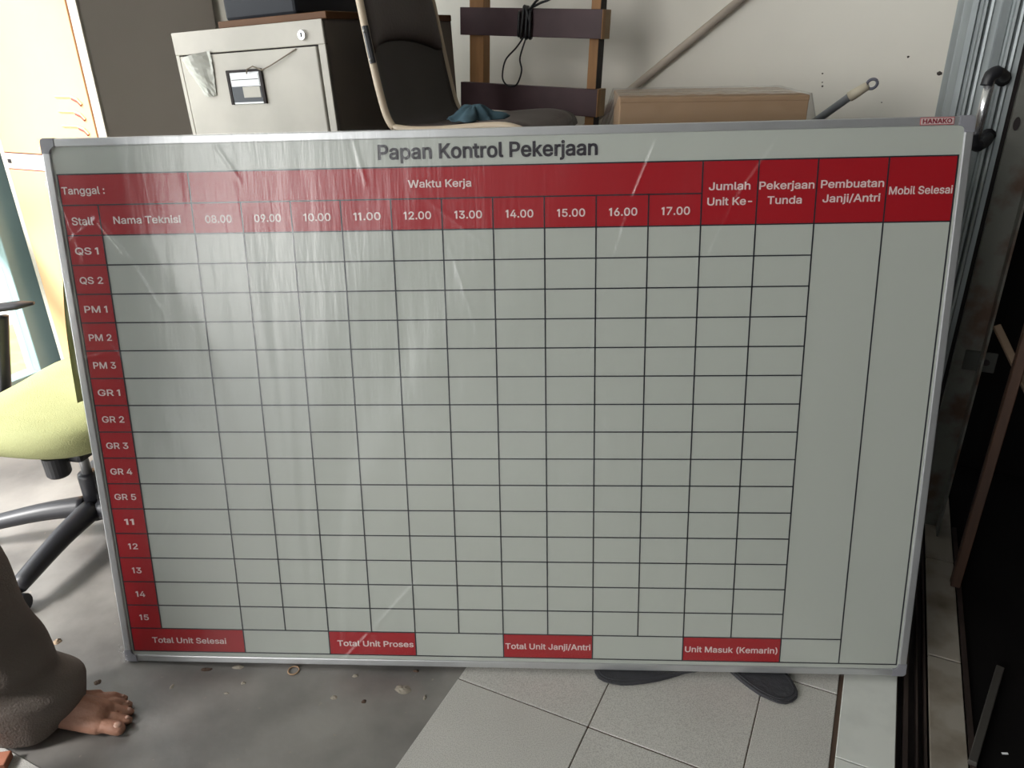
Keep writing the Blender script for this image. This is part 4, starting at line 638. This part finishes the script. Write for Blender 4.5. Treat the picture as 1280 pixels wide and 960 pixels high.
finish('seat_bearer', T([(.30, -.16, .398), (.30, .16, .398)], .008, 8), M_steel, ch); finish('seat_bearer', T([(.06, -.15, .396), (.06, .15, .396)], .008, 8), M_steel, ch)
# blue rag on the seat
rc = Vector((-.19, 1.80, 1.168)) 
bm = bmesh.new()
def rag(s, t):
    a = 2 * PI * s; r = t * (.050 + .016 * math.sin(3 * a + 1) + .010 * math.sin(7 * a))
    z = .030 * (1 - t ** 1.5) + .016 * noise.noise(Vector((math.cos(a) * 2 * t, math.sin(a) * 2 * t, 5))) + .006 * math.sin(9 * a) * t
    return Vector((rc.x + 1.15 * r * math.cos(a), rc.y + .9 * r * math.sin(a), rc.z + max(.0, z)))
grid(bm, 56, 10, rag); bmesh.ops.remove_doubles(bm, verts=bm.verts, dist=.0005)
o = finish('rag', bm, M_cloth, label='crumpled dark blue rag lying on the shell chair', cat='cloth', smooth=True); md = o.modifiers.new('s', 'SOLIDIFY'); md.thickness = .002

# ------------------------------------------------------------------ wooden rack with dark rails
la = thing('wooden_rack', 'wooden rack of dark maroon rails on raw pine posts against the wall', 'rack', room(-1.03, 2.10, 0))
la.rotation_euler = (Matrix.Rotation(TH, 3, 'Z') @ Matrix.Rotation(math.radians(2.6), 3, 'Y')).to_euler()
RL = .206 * 2.1
for x0_ in (-RL / 2 + .020, RL / 2 - .040):
    finish('post', B(x0_ - .001, x0_ + .045 - (.019 if x0_ > 0 else 0), .020, .062, .012, 1.98, bev=.0015), M_wood, la)
    if x0_ > 0: finish('post_side_shade', B(x0_ + .026, x0_ + .0275, .020, .062, .012, 1.98), M_gap, la)  # dark sheet stands in for shade on the post's right side
for z in (1.376 - .575, 1.376 - .383, 1.177, 1.376, 1.376 + .2, 1.376 + .4):
    r = finish('rail', B(-RL / 2, RL / 2, -.002, .020, z - .037, z + .035, bev=.0015), M_maroon, la)
    finish('rail_end', B(RL / 2, RL / 2 + .002, -.0022, .0200, z - .037, z + .035), M_wood, r, label='raw wood end')
    finish('end_block', B(RL / 2 - .016, RL / 2 + .0015, .020, .062, z - .037, z + .035), M_endg, r, label='raw wood block')
# cable wrapped round the upper rail
def V21(px, py, d=0): return at_v(px, py, 2.10 - d)
cb = thing('cable', 'black cable looped around the upper rail of the wooden rack', 'cable', (0, 0, 0))
for k, (a_, b_) in enumerate((((655, 9), (651, 46)), ((659, 10), (657, 47)), ((649, 16), (648, 44)), ((663, 14), (662, 47)), ((657, 9), (663, 30)))):
    bm = T(curve([V21(*a_, .0) + V * .012, V21(*a_, .010), V21((a_[0] + b_[0]) / 2, (a_[1] + b_[1]) / 2, .014), V21(*b_, .010), V21(*b_, 0) + V * .012], 4), .0042, 8); finish('coil', bm, M_cable, cb, smooth=True)
finish('hanging_loop', T(curve([V21(655, 46, .010), V21(645, 60, .008), V21(632, 75, .006), V21(628, 95, .006), V21(632, 105, .006), V21(640, 108, .006), V21(647, 104, .006), V21(652, 88, .006), V21(650, 72, .008), V21(658, 46, .010)], 6), .0024, 6), M_cable, cb, smooth=True)
finish('tail', T(curve([V21(660, 12, .010), V21(675, 4, .02), V21(692, -4, .02), V21(720, -30, .0)], 5), .0034, 6), M_cable, cb, smooth=True)
finish('tail', T(curve([V21(662, 12, .010), V21(668, 4, .02), V21(676, -6, .02), V21(690, -34, .0)], 5), .0034, 6), M_cable, cb, smooth=True)

# ------------------------------------------------------------------ carton in clear film
ca = thing('carton', 'long brown carton in clear film, standing behind the board', 'carton', (.235, 1.68, .722), math.radians(-1.5))
k1 = at_y(775, 122, 1.68); k2 = at_y(1012, 122, 1.67); cw = k2.x - k1.x; ca.location.x = k1.x; chh = k1.z - .722
finish('carton_body', B(0, cw, 0, .272, 0, chh - .001, bev=.002), M_card, ca)
bm = B(-.001, cw + .001, -.001, .273, chh - .012, chh, bev=.003); finish('lid_flap', bm, M_card, ca)
finish('packing_tape', B(0.004, cw - .004, .125, .17, chh, chh + .0006), mat('tape', (.40, .28, .17), .25), ca)
bm = bmesh.new()
def wrap(s, t):
    per = [(-.003, -.004), (cw + .003, -.004), (cw + .003, .276), (-.003, .276), (-.003, -.004)]
    L = [cw, .28, cw, .28]; tot = sum(L); d = s * tot; i = 0
    while i < 3 and d > L[i]: d -= L[i]; i += 1
    f = d / L[i]; x = per[i][0] + (per[i + 1][0] - per[i][0]) * f; y = per[i][1] + (per[i + 1][1] - per[i][1]) * f
    fl_ = (1 - t) ** 1.0 * .10
    cxm = cw / 2; sgn = 1 if x > cxm else -1; edgew = max(0, abs(x - cxm) / (cw / 2) - .9) * 10
    x += sgn * edgew * fl_ * .35; z = chh - .12 + t * .1235 + .0
    n = noise.noise(Vector((x * 30, y * 30, z * 12))) * .003
    return Vector((x + (n if i % 2 else 0), y + (n if i % 2 == 0 else 0) - (.002 if i == 0 else 0), z))
grid(bm, 120, 16, wrap); finish('wrap_film', bm, M_film2, ca, smooth=True)
bm = bmesh.new(); grid(bm, 50, 20, lambda s, t: Vector((-.003 + (cw + .006) * s, -.004 + .28 * t, chh + .0035 + .003 * noise.noise(Vector((s * 22, t * 6, 2))))))
finish('wrap_film', bm, M_film2, ca, smooth=True)

# ------------------------------------------------------------------ poles
p0, p1 = at_v(932, -6, 2.385), at_v(752, 142, 2.385); d = (p1 - p0).normalized(); q1 = p1 + d * ((.02 - p1.z) / d.z)
if (q1 - p0).length > 2.6: q1 = p0 + d * 2.6
finish('wooden_pole', T([p0 - d * .15, p1, q1], .0115, 12), M_pole, label='long weathered pole leaning diagonally on the wall beside the wooden rack', cat='pole', smooth=True)
g0, g1 = at_v(1062, 121, 2.16), at_v(1034, 141, 2.17); d = (g1 - g0).normalized()
g2 = g0 + d * ((.735 - g0.z) / d.z)
mh = thing('mop_handle', 'grey tube handle with beige tip and hanging ring against the wall', 'handle', g2)
L = lambda p: p - g2
finish('tube', T([L(g0), L(g2)], .0098, 12), M_greyp, mh, smooth=True)
g3, g4 = at_v(1085, 107, 2.15), at_v(1093, 104, 2.15)
tp_ = finish('tip', T([L(g0), L(g0).lerp(L(g3), .3), L(g3)], [.0125, .0125, .010], 12), M_beigep, mh, smooth=True, label='beige plastic tip')
rp = at_v(1090, 105, 2.15) - g2; dd = (L(g3) - L(g0)).normalized(); ss = dd.cross(V).normalized()
finish('hanging_ring', T([rp + (dd * math.cos(a) * .0125 + ss * math.sin(a) * .0105) for a in [2 * PI * k / 20 for k in range(21)]], .0036, 8), mat('ring_grey', (.10, .10, .13), .5), mh, smooth=True)

# ------------------------------------------------------------------ green swivel chair
gc = thing('office_chair', 'lime green swivel chair with black five star base', 'chair', (-1.36, 1.81, 0), math.radians(172))
# local: +x is where the chair faces (towards the left of the room)
bm = bmesh.new()
def seat_o(a): 
    c, s = math.cos(a), math.sin(a); n = 3.2; k = (abs(c) ** n + abs(s) ** n) ** (-1 / n); return .262 * k * c, .265 * k * s
levels = [(.0, .405, .0), (.55, .372, 0), (.86, .380, 0), (.97, .40, 0), (1.0, .425, 0), (.975, .452, 0), (.9, .468, 0), (.7, .474, 0), (.4, .470, 0), (.0, .466, 0)]
rings = []
for f, z, _ in levels:
    ring = []
    for k in range(48):
        x, y = seat_o(2 * PI * k / 48); ff = max(f, .001); dz = -.045 * max(0, (x * ff - .12) / .14) ** 2 + .015 * (abs(y * ff) / .26) ** 2
        ring.append(bm.verts.new((x * ff, y * ff, z + dz)))
    rings.append(ring)
for r0_, r1_ in zip(rings, rings[1:]):
    for j in range(48): bm.faces.new((r0_[j], r0_[(j + 1) % 48], r1_[(j + 1) % 48], r1_[j]))
finish('seat', bm, M_green, gc, smooth=True)
finish('seat_pan', B(-.16, .17, -.17, .17, .352, .380, bev=.01), M_black, gc)
finish('mechanism', B(-.10, .12, -.07, .07, .325, .355, bev=.008), M_black, gc)
kn = at_y(74, 590, 1.62); kl = gc.matrix_basis.inverted() @ Vector((kn.x, kn.y, .345))
bm = bmesh.new(); lathe(bm, [(.0001, .318), (.026, .320), (.030, .326), (.031, .378), (.0001, .378)], 22, (kl.x, kl.y, 0)); finish('tension_knob', bm, M_black, gc, smooth=False)
finish('lever', T([(.02, -.06, .345), (.10, -.22, .343)], .006, 8), M_black, gc, smooth=True)
finish('lever', B(.13, .19, .13, .16, .335, .365, bev=.006), M_black, gc)
bm = bmesh.new(); lathe(bm, [(.0001, .075), (.028, .075), (.028, .20), (.026, .21), (.0001, .21)], 18); finish('gas_lift', bm, M_black, gc, smooth=True)
bm = bmesh.new(); lathe(bm, [(.0001, .2), (.014, .2), (.014, .33), (.0001, .33)], 14); finish('lift_rod', bm, M_steel, gc, smooth=True)
bm = bmesh.new(); lathe(bm, [(.0001, .065), (.043, .068), (.045, .105), (.036, .118), (.0001, .118)], 18); finish('hub', bm, M_black, gc, smooth=True)
e1 = gc.matrix_basis.inverted() @ at_z(22, 742, .05); e2 = gc.matrix_basis.inverted() @ at_z(-20, 672, .06)
a1 = math.atan2(e1.y, e1.x)
for k in range(5):
    a = a1 + 2 * PI * k / 5; c, s = math.cos(a), math.sin(a); pts = curve([(.03 * c, .03 * s, .098), (.16 * c, .16 * s, .092), (.335 * c, .335 * s, .066)], 5)
    lg = finish('leg', T(pts, [.037 - .013 * i / (len(pts) - 1) for i in range(len(pts))], 10, flat=.85), M_black, gc, smooth=True)
    bm = bmesh.new()
    for o_ in (-.013, .013):
        b2 = bmesh.new(); lathe(b2, [(.0001, -.009), (.022, -.009), (.025, -.006), (.025, .006), (.022, .009), (.0001, .009)], 16)
        xform(b2, Matrix.Translation((.345 * c - o_ * s, .345 * s + o_ * c, .0255)) @ Matrix.Rotation(a, 4, 'Z') @ Matrix.Rotation(PI / 2, 4, 'X'))
        tm = bpy.data.meshes.new('t'); b2.to_mesh(tm); b2.free(); bm.from_mesh(tm); bpy.data.meshes.remove(tm)
    tube(bm, [(.345 * c, .345 * s, .03), (.335 * c, .335 * s, .066)], .009, 8)
    finish('castor', bm, M_black, lg, smooth=False)
# backrest on the side turned away, behind the board
bm = bmesh.new()
def backf(s, t, o): 
    y = (s * 2 - 1) * .22 * (1 - .25 * t ** 3); z = .56 + .42 * t; return Vector((-.300 - .05 * t + .05 * (s * 2 - 1) ** 2 + o, y, z))
grid(bm, 12, 12, lambda s, t: backf(s, t, .0)); grid(bm, 12, 12, lambda s, t: backf(s, t, -.03)); 
finish('backrest', bm, M_green, gc, smooth=True); finish('back_stem', T(curve([(-.10, 0, .345), (-.24, 0, .36), (-.30, 0, .45), (-.305, 0, .62)], 5), .016, 8), M_black, gc, smooth=True)
# armrest on the far side
Ai = gc.matrix_basis.inverted()
ar1 = Ai @ at_y(42, 379, 2.08); ar0 = Ai @ at_y(-62, 392, 2.02); um = Ai @ at_y(3, 395, 2.05); ub = Ai @ at_y(6, 500, 2.02)
finish('arm_pad', T([ar0, ar0.lerp(ar1, .15), ar0.lerp(ar1, .8), ar1], [.022, .03, .03, .012], 12, flat=.38), M_black, gc, smooth=True)
finish('arm_post', T(curve([um + Vector((0, 0, 0)), um.lerp(ub, .3), ub, Vector((ub.x, ub.y + .03, .36)), Vector((.02, -.14, .36))], 5), .021, 10, flat=.6), M_black, gc, smooth=True)

# ------------------------------------------------------------------ sandals
def sandal(name, loc, rot, label, rise=.040):
    t = thing(name, label, 'sandal', loc, 0); t.rotation_euler = (0, 0, rot)
    n = 28; out = []
    for k in range(n):                   # footbed outline, toe at +x
        a = 2 * PI * k / n; c, s = math.cos(a), math.sin(a); x = .132 * c; wv = .052 + .006 * (x / .132); 
        y = wv * (abs(s) ** .8) * (1 if s > 0 else -1); out.append((x, y + (.004 * c)))
    bm = bmesh.new(); prism(bm, out, .0, .009); bmesh.ops.bevel(bm, geom=[e for e in bm.edges if abs(e.verts[0].co.z - e.verts[1].co.z) < 1e-5], offset=.002, segments=2, affect='EDGES')
    finish('sole', bm, M_sandal, t)
    bm = bmesh.new()
    def st(s, tt):
        a = PI * tt; x = -.115 + .060 * s; return Vector((x + .012 * math.sin(a), -.046 * math.cos(a), .006 + rise * math.sin(a) ** .8 * (1 - .12 * s)))
    grid(bm, 8, 18, st); o = finish('strap', bm, M_sandal, t, smooth=True); md = o.modifiers.new('s', 'SOLIDIFY'); md.thickness = .004
    bm = T([(x * .93, y * .88, .009) for x, y in out + out[:1]], .0014, 5); finish('footbed_ridge', bm, M_sandal, t)
    return t
s2 = at_z(962, 868, .016); s1 = at_z(800, 845, .016)
sandal('sandal', (.447, 1.338, ST), math.radians(-58), 'dark grey sandal poking out under the board, right one of the pair')
sandal('sandal', (.222, 1.328, ST), math.radians(-168), 'dark grey sandal peeping under the board, left one of the pair', .004)

# ------------------------------------------------------------------ person at the left edge: standing leg, bare foot
hx, hy = -1.13, 1.125                     # left ankle
pe = thing('person', 'barefoot person in baggy khaki trousers, one leg in view beside the board', 'person', (hx + .045, hy, 0))
sk = []
fd = Vector((math.cos(math.radians(4)), math.sin(math.radians(4)), 0)); sd = Vector((-fd.y, fd.x, 0))   # foot points right; sd away from the camera
def fp(f, s, z): return fd * f + sd * s + Vector((0, 0, z))
def foot(o, mir, toes=True):
    q = lambda f, s, z: Vector(o) + fp(f, s * mir, z)
    sg = [(q(-.055, 0, .028), q(-.01, 0, .035), .028, .031), (q(-.04, 0, .05), q(0, 0, .095), .030, .036), (q(0, 0, .07), q(.05, -.004, .050), .036, .030), (q(.045, -.004, .048), q(.105, -.012, .034), .030, .023),
          (q(.03, .012, .036), q(.095, .030, .020), .028, .018), (q(.03, -.016, .036), q(.112, -.032, .022), .026, .021), (q(.05, 0, .04), q(.11, .004, .026), .030, .022), (q(.0, .0, .03), q(.09, .018, .018), .028, .017),
          (q(0, 0, .09), (Vector(o) + Vector((-.075, 0, .30))), .036, .050), (Vector(o) + Vector((-.075, 0, .30)), Vector(o) + Vector((-.105, 0, .46)), .050, .055)]
    for f0, s0, f1, s1_, r0_, r1_ in ((.108, -.035, .158, -.038, .0155, .0145), (.114, -.010, .166, -.0115, .0098, .0092), (.108, .0105, .160, .0115, .0092, .0086), (.102, .0295, .148, .032, .0088, .0082), (.092, .046, .130, .050, .0084, .0080)):
        m_ = ((f0 + f1) / 2, (s0 + s1_) / 2)
        sg += [(q(f0, s0, .022), q(m_[0], m_[1], .0215), r0_, r0_ * .92), (q(m_[0], m_[1], .0215), q(f1 - .006, s1_, r1_ + .0015), r0_ * .92, r1_ * 1.02), (q(f1 - .006, s1_, r1_ + .0015), q(f1, s1_, r1_ + .0002), r1_ * 1.02, r1_)]
        sg += [(q(.05, s0 * .45, .058), q(f0 - .012, s0, .030), .006, .0085)]
    return sg
sk += foot((0, 0, 0), 1); RF = Vector((-.10, -.30, 0)); sk += foot(RF, -1)
kL, kR, hL, hR = Vector((-.105, 0, .46)), RF + Vector((-.105, 0, .46)), Vector((-.13, -.08, .86)), Vector((-.14, -.25, .86))
sk += [(kL, hL, .057, .080), (kR, hR, .057, .080), (RF + Vector((-.075, 0, .3)), kR, .05, .056), (hL, hR, .09, .09), (Vector((-.135, -.165, .90)), Vector((-.13, -.165, 1.15)), .115, .125), (Vector((-.12, -.165, 1.15)), Vector((-.12, -.165, 1.32)), .13, .10),
       (Vector((-.12, .01, 1.36)), Vector((-.12, -.34, 1.36)), .055, .055), (Vector((-.12, -.165, 1.38)), Vector((-.10, -.165, 1.48)), .055, .05),
       (Vector((-.085, -.165, 1.56)), Vector((-.095, -.165, 1.62)), .072, .082), (Vector((-.055, -.165, 1.52)), Vector((-.03, -.165, 1.535)), .05, .022), (Vector((-.012, -.165, 1.585)), Vector((.008, -.165, 1.565)), .009, .013), (Vector((-.015, -.145, 1.54)), Vector((-.015, -.185, 1.54)), .012, .012),
       (Vector((-.10, -.082, 1.575)), Vector((-.105, -.080, 1.60)), .012, .014), (Vector((-.10, -.248, 1.575)), Vector((-.105, -.250, 1.60)), .012, .014)]
for sy, S0 in ((1, Vector((-.12, .03, 1.36))), (-1, Vector((-.12, -.36, 1.36)))):
    el = S0 + Vector((-.03, sy * .06, -.29)); wr_ = el + Vector((.07, sy * .0, -.245)); pm = wr_ + Vector((.015, 0, -.085))
    sk += [(S0, el, .048, .038), (el, wr_, .038, .027), (wr_, pm + Vector((.012, 0, 0)), .026, .022), (wr_, pm + Vector((-.016, 0, 0)), .022, .020)]
    for j, (fx, ln) in enumerate(((.030, .068), (.010, .078), (-.010, .072), (-.029, .056))):
        a0 = pm + Vector((fx, 0, -.002)); a1_ = a0 + Vector((.006, -sy * .008, -ln * .55)); a2_ = a1_ + Vector((.002, -sy * .022, -ln * .4)); sk += [(a0, a1_, .0095, .0085), (a1_, a2_, .0085, .0078)]
    sk += [(wr_ + Vector((.02, 0, -.03)), wr_ + Vector((.045, -sy * .01, -.075)), .012, .0105), (wr_ + Vector((.045, -sy * .01, -.075)), wr_ + Vector((.048, -sy * .014, -.108)), .0105, .009)]
me = blob(sk, .0032, 3)
zmin = min(v.co.z for v in me.vertices)
for v in me.vertices:
    if v.co.z < .0006: v.co.z = .0006
body = link('body', me, M_skin, pe, smooth=True)
# toenails
for foot_o, mir in ((Vector((0, 0, 0)), 1), (RF, -1)):
    for f1, s1_, rr, zz in ((.163, -.038, .0085, .0265), (.170, -.0115, .0048, .0180), (.164, .0115, .0045, .0170), (.152, .032, .0042, .0162), (.133, .050, .0040, .0160)):
        bm = bmesh.new(); bmesh.ops.create_uvsphere(bm, u_segments=12, v_segments=8, radius=1); xform(bm, Matrix.Translation(foot_o + fp(f1 - .004, s1_ * mir, zz)) @ Matrix.Rotation(.3, 4, 'Y') @ Matrix.Diagonal((rr, rr, .0035, 1)))
        finish('toenail', bm, M_nail, body, smooth=True)
# trousers: two baggy legs, rings swept up
def leg_rings(pts, n=64, sl=0):
    bm = bmesh.new(); rings = []
    C = curve([Vector(p[:3]) for p in pts], 10); RX = curve([(p[3], p[4], 0) for p in pts], 10)
    for i, (c, r) in enumerate(zip(C, RX)):
        ring = []; z = c.z
        for j in range(n):
            a = 2 * PI * j / n; w_ = 1 + .13 * noise.noise(Vector((math.cos(a) * 1.4 + sl, math.sin(a) * 1.4, z * 9))) + .07 * math.exp(-z * 9) * math.sin(3 * a + 14 * z + sl) + .06 * math.sin(4 * a + z * 46) * math.exp(-((z - .14) / .09) ** 2)
            zz = z + (.012 * math.sin(2 * a + 1.1) if i < 4 else 0)
            ring.append(bm.verts.new((c.x + r.x * w_ * math.cos(a), c.y + r.y * w_ * math.sin(a), zz)))
        rings.append(ring)
    for a_, b_ in zip(rings, rings[1:]):
        for j in range(n): bm.faces.new((a_[j], a_[(j + 1) % n], b_[(j + 1) % n], b_[j]))
    return bm
tro = bmesh.new()
for pts, sl in (([(-.037, .0, .028, .098, .082), (-.030, .0, .070, .108, .088), (-.032, .0, .108, .107, .088), (-.058, .0, .145, .088, .082), (-.062, 0, .185, .090, .084), (-.085, 0, .26, .092, .086), (-.118, 0, .44, .094, .09), (-.13, -.04, .64, .10, .10), (-.13, -.085, .86, .125, .115)], 0),
                ([RF + Vector((-.020, .0, .040)), RF + Vector((-.03, .0, .10)), RF + Vector((-.04, 0, .26)), RF + Vector((-.05, 0, .46)), Vector((-.11, -.27, .66)), Vector((-.135, -.245, .86))], 5)):
    if isinstance(pts[0], Vector): pts = [(p.x, p.y, p.z, r, r * .92) for p, r in zip(pts, (.092, .098, .09, .093, .105, .125))]
    b2 = leg_rings(pts, sl=sl); tm = bpy.data.meshes.new('t'); b2.to_mesh(tm); b2.free(); tro.from_mesh(tm); bpy.data.meshes.remove(tm)
bw = leg_rings([(-.133, -.165, .80, .13, .19), (-.133, -.165, .88, .132, .195), (-.133, -.165, .98, .125, .175)], sl=2); tm = bpy.data.meshes.new('t'); bw.to_mesh(tm); bw.free(); tro.from_mesh(tm)
o = finish('trousers', tro, M_trous, pe, smooth=True); md = o.modifiers.new('s', 'SOLIDIFY'); md.thickness = .003; md.offset = 1
sh = leg_rings([(-.13, -.165, .88, .14, .20), (-.13, -.165, 1.05, .14, .195), (-.125, -.165, 1.25, .145, .205), (-.12, -.165, 1.36, .10, .17), (-.115, -.165, 1.43, .062, .07)], sl=3)
for sy, S0 in ((1, Vector((-.12, .03, 1.36))), (-1, Vector((-.12, -.36, 1.36)))):
    tube(sh, [S0 + Vector((0, -sy * .06, .0)), S0 + Vector((0, 0, 0)), S0 + Vector((-.015, sy * .035, -.15)), S0 + Vector((-.02, sy * .045, -.20))], [.07, .066, .062, .064], 20, cap=False)
finish('shirt', sh, M_shirt, pe, smooth=True)
hm = blob([((-.10, -.165, 1.62), (-.10, -.165, 1.645), .085, .083), ((-.13, -.165, 1.57), (-.125, -.165, 1.62), .07, .08)], .008, 2)
link('hair', hm, M_hair, pe, smooth=True)
for sy in (-.135, -.195):
    bm = bmesh.new(); bmesh.ops.create_uvsphere(bm, u_segments=12, v_segments=8, radius=.011); xform(bm, Matrix.Translation((-.022, sy, 1.595))); finish('eye', bm, M_gap, pe, smooth=True)

# ------------------------------------------------------------------ dark recess at the right: leaning timbers, bars
pb_ = at_z(1193, 732, .0); pa = at_v(1284, 420, pb_.dot(V) + .06)
lean = thing('timber', 'reddish brown old timber leaning in the dark recess at right', 'timber', (0, 0, 0))
dv = (pb_ - pa).normalized(); foot_ = pb_ + dv * ((.0 - pb_.z) / dv.z) if dv.z < -.05 else pb_
top_ = pa - dv * .35
def plank(a, b, w_, t_, sidev):
    d = (b - a).normalized(); s = sidev - d * sidev.dot(d); s.normalize(); n_ = d.cross(s); bm = bmesh.new()
    vs = [bm.verts.new(p + s * i * w_ / 2 + n_ * j * t_ / 2) for p in (a, b) for i, j in ((-1, -1), (1, -1), (1, 1), (-1, 1))]
    for f in ((0, 1, 2, 3), (7, 6, 5, 4), (0, 4, 5, 1), (1, 5, 6, 2), (2, 6, 7, 3), (3, 7, 4, 0)): bm.faces.new([vs[i] for i in f])
    bmesh.ops.bevel(bm, geom=list(bm.edges), offset=.0015, segments=1, affect='EDGES'); return bm
foot_.z = max(foot_.z, 0)
finish('timber_face', plank(top_, foot_ + Vector((0, 0, .004)), .022, .03, U), M_oldwood, lean)
vt = pb_.dot(V); c1, c2 = at_v(1249, 414, vt + .16), at_v(1272, 462, vt + .12)
finish('lath', plank(c1 + (c1 - c2) * .15, c2 + (c2 - c1) * 1.5, .016, .02, U), M_palew, label='short pale lath crossing behind the leaning timber', cat='lath')
b1, b2_ = at_z(1249, 838, .0), at_z(1214, 958, .0)
finish('floor_bar', plank(b1 + Vector((0, 0, .007)), b2_ + Vector((0, 0, .007)), .016, .014, U), mat('grey_bar', (.05, .045, .04), .6), label='thin grey metal bar lying on the dark floor at right', cat='bar')
cpt = at_z(1256, 942, -.004); finish('paper_scrap', xform(B(-.006, .006, -.002, .002, 0, .001), Matrix.Translation(cpt)), M_white, label='tiny white scrap on the dark floor at right', cat='paper')

# ------------------------------------------------------------------ debris on the concrete
def crumb(px, py, sx, sy, h, name, label, m=M_crumb, cat='crumb'):
    c = at_z(px, py, 0); bm = bmesh.new(); n = 18; seed = random.random() * 99
    def f(s, t):
        a = 2 * PI * s; r = t * (1 + .35 * noise.noise(Vector((math.cos(a) * 1.5, math.sin(a) * 1.5, seed))))
        return Vector((c.x + sx * r * math.cos(a), c.y + sy * r * math.sin(a), .0003 + h * (1 - t ** 2) * (1 + .6 * noise.noise(Vector((math.cos(a) * 3 * t, math.sin(a) * 3 * t, seed))))))
    grid(bm, n, 4, f); bmesh.ops.remove_doubles(bm, verts=bm.verts, dist=.0002); return finish(name, bm, m, label=label, cat=cat)
crumb(504, 862, .018, .013, .004, 'plaster_crumb', 'largest pale plaster crumb on the concrete near the tile edge')
crumb(455, 877, .006, .006, .003, 'plaster_crumb', 'small dark crumb left of the largest plaster crumb', M_brown)
crumb(444, 845, .007, .005, .003, 'plaster_crumb', 'pale crumb just below the board between ring and tiles')
crumb(531, 872, .004, .008, .003, 'plaster_crumb', 'slim pale crumb nearest to the tile edge')
crumb(520, 839, .007, .004, .003, 'plaster_crumb', 'dark crumb touching the board bottom near the tiles', M_brown)
crumb(417, 872, .008, .007, .0015, 'plaster_crumb', 'faint flat crumb below the tan ring')
crumb(258, 837, .013, .006, .003, 'plaster_crumb', 'brown crumb under the board near its left corner', M_brown)
crumb(298, 834, .014, .007, .003, 'plaster_crumb', 'pale crumb under the board right of the brown crumb')
crumb(304, 854, .006, .004, .002, 'plaster_crumb', 'little white crumb in front of the board left part')
crumb(215, 858, .005, .008, .0015, 'plaster_crumb', 'pale upright smear-like crumb left of the board corner')
crumb(122, 853, .008, .008, .003, 'plaster_crumb', 'small dark crumb behind the bare foot', M_brown)
crumb(72, 802, .012, .010, .006, 'dry_leaf', 'curled dry brown leaf beside the trouser leg', mat('dry_leaf', (.28, .20, .13), .8, var=.5, scale=60), 'leaf')
crumb(283, 867, .006, .003, .002, 'plaster_crumb', 'thin pale crumb on the concrete below the board')
rg = at_z(367, 838, .002)
finish('rubber_band', T([(rg.x + .0125 * math.cos(a), rg.y + .0125 * math.sin(a), .0022) for a in [2 * PI * k / 28 for k in range(29)]], .0016, 8), M_band, label='tan rubber band ring on the concrete under the board', cat='ring', smooth=True)
# reddish wooden offcut at the lower left edge
oc = at_z(10, 945, .02)
finish('wood_offcut', xform(B(-.16, 0, -.035, .0, 0, .018, bev=.002), Matrix.Translation((oc.x, oc.y + .012, ST + .001)) @ Matrix.Rotation(.22, 4, 'Z')), mat('red_brown_wood', (.42, .15, .08), .6, var=.2), label='reddish brown wooden offcut on the tiles at lower left', cat='wood')
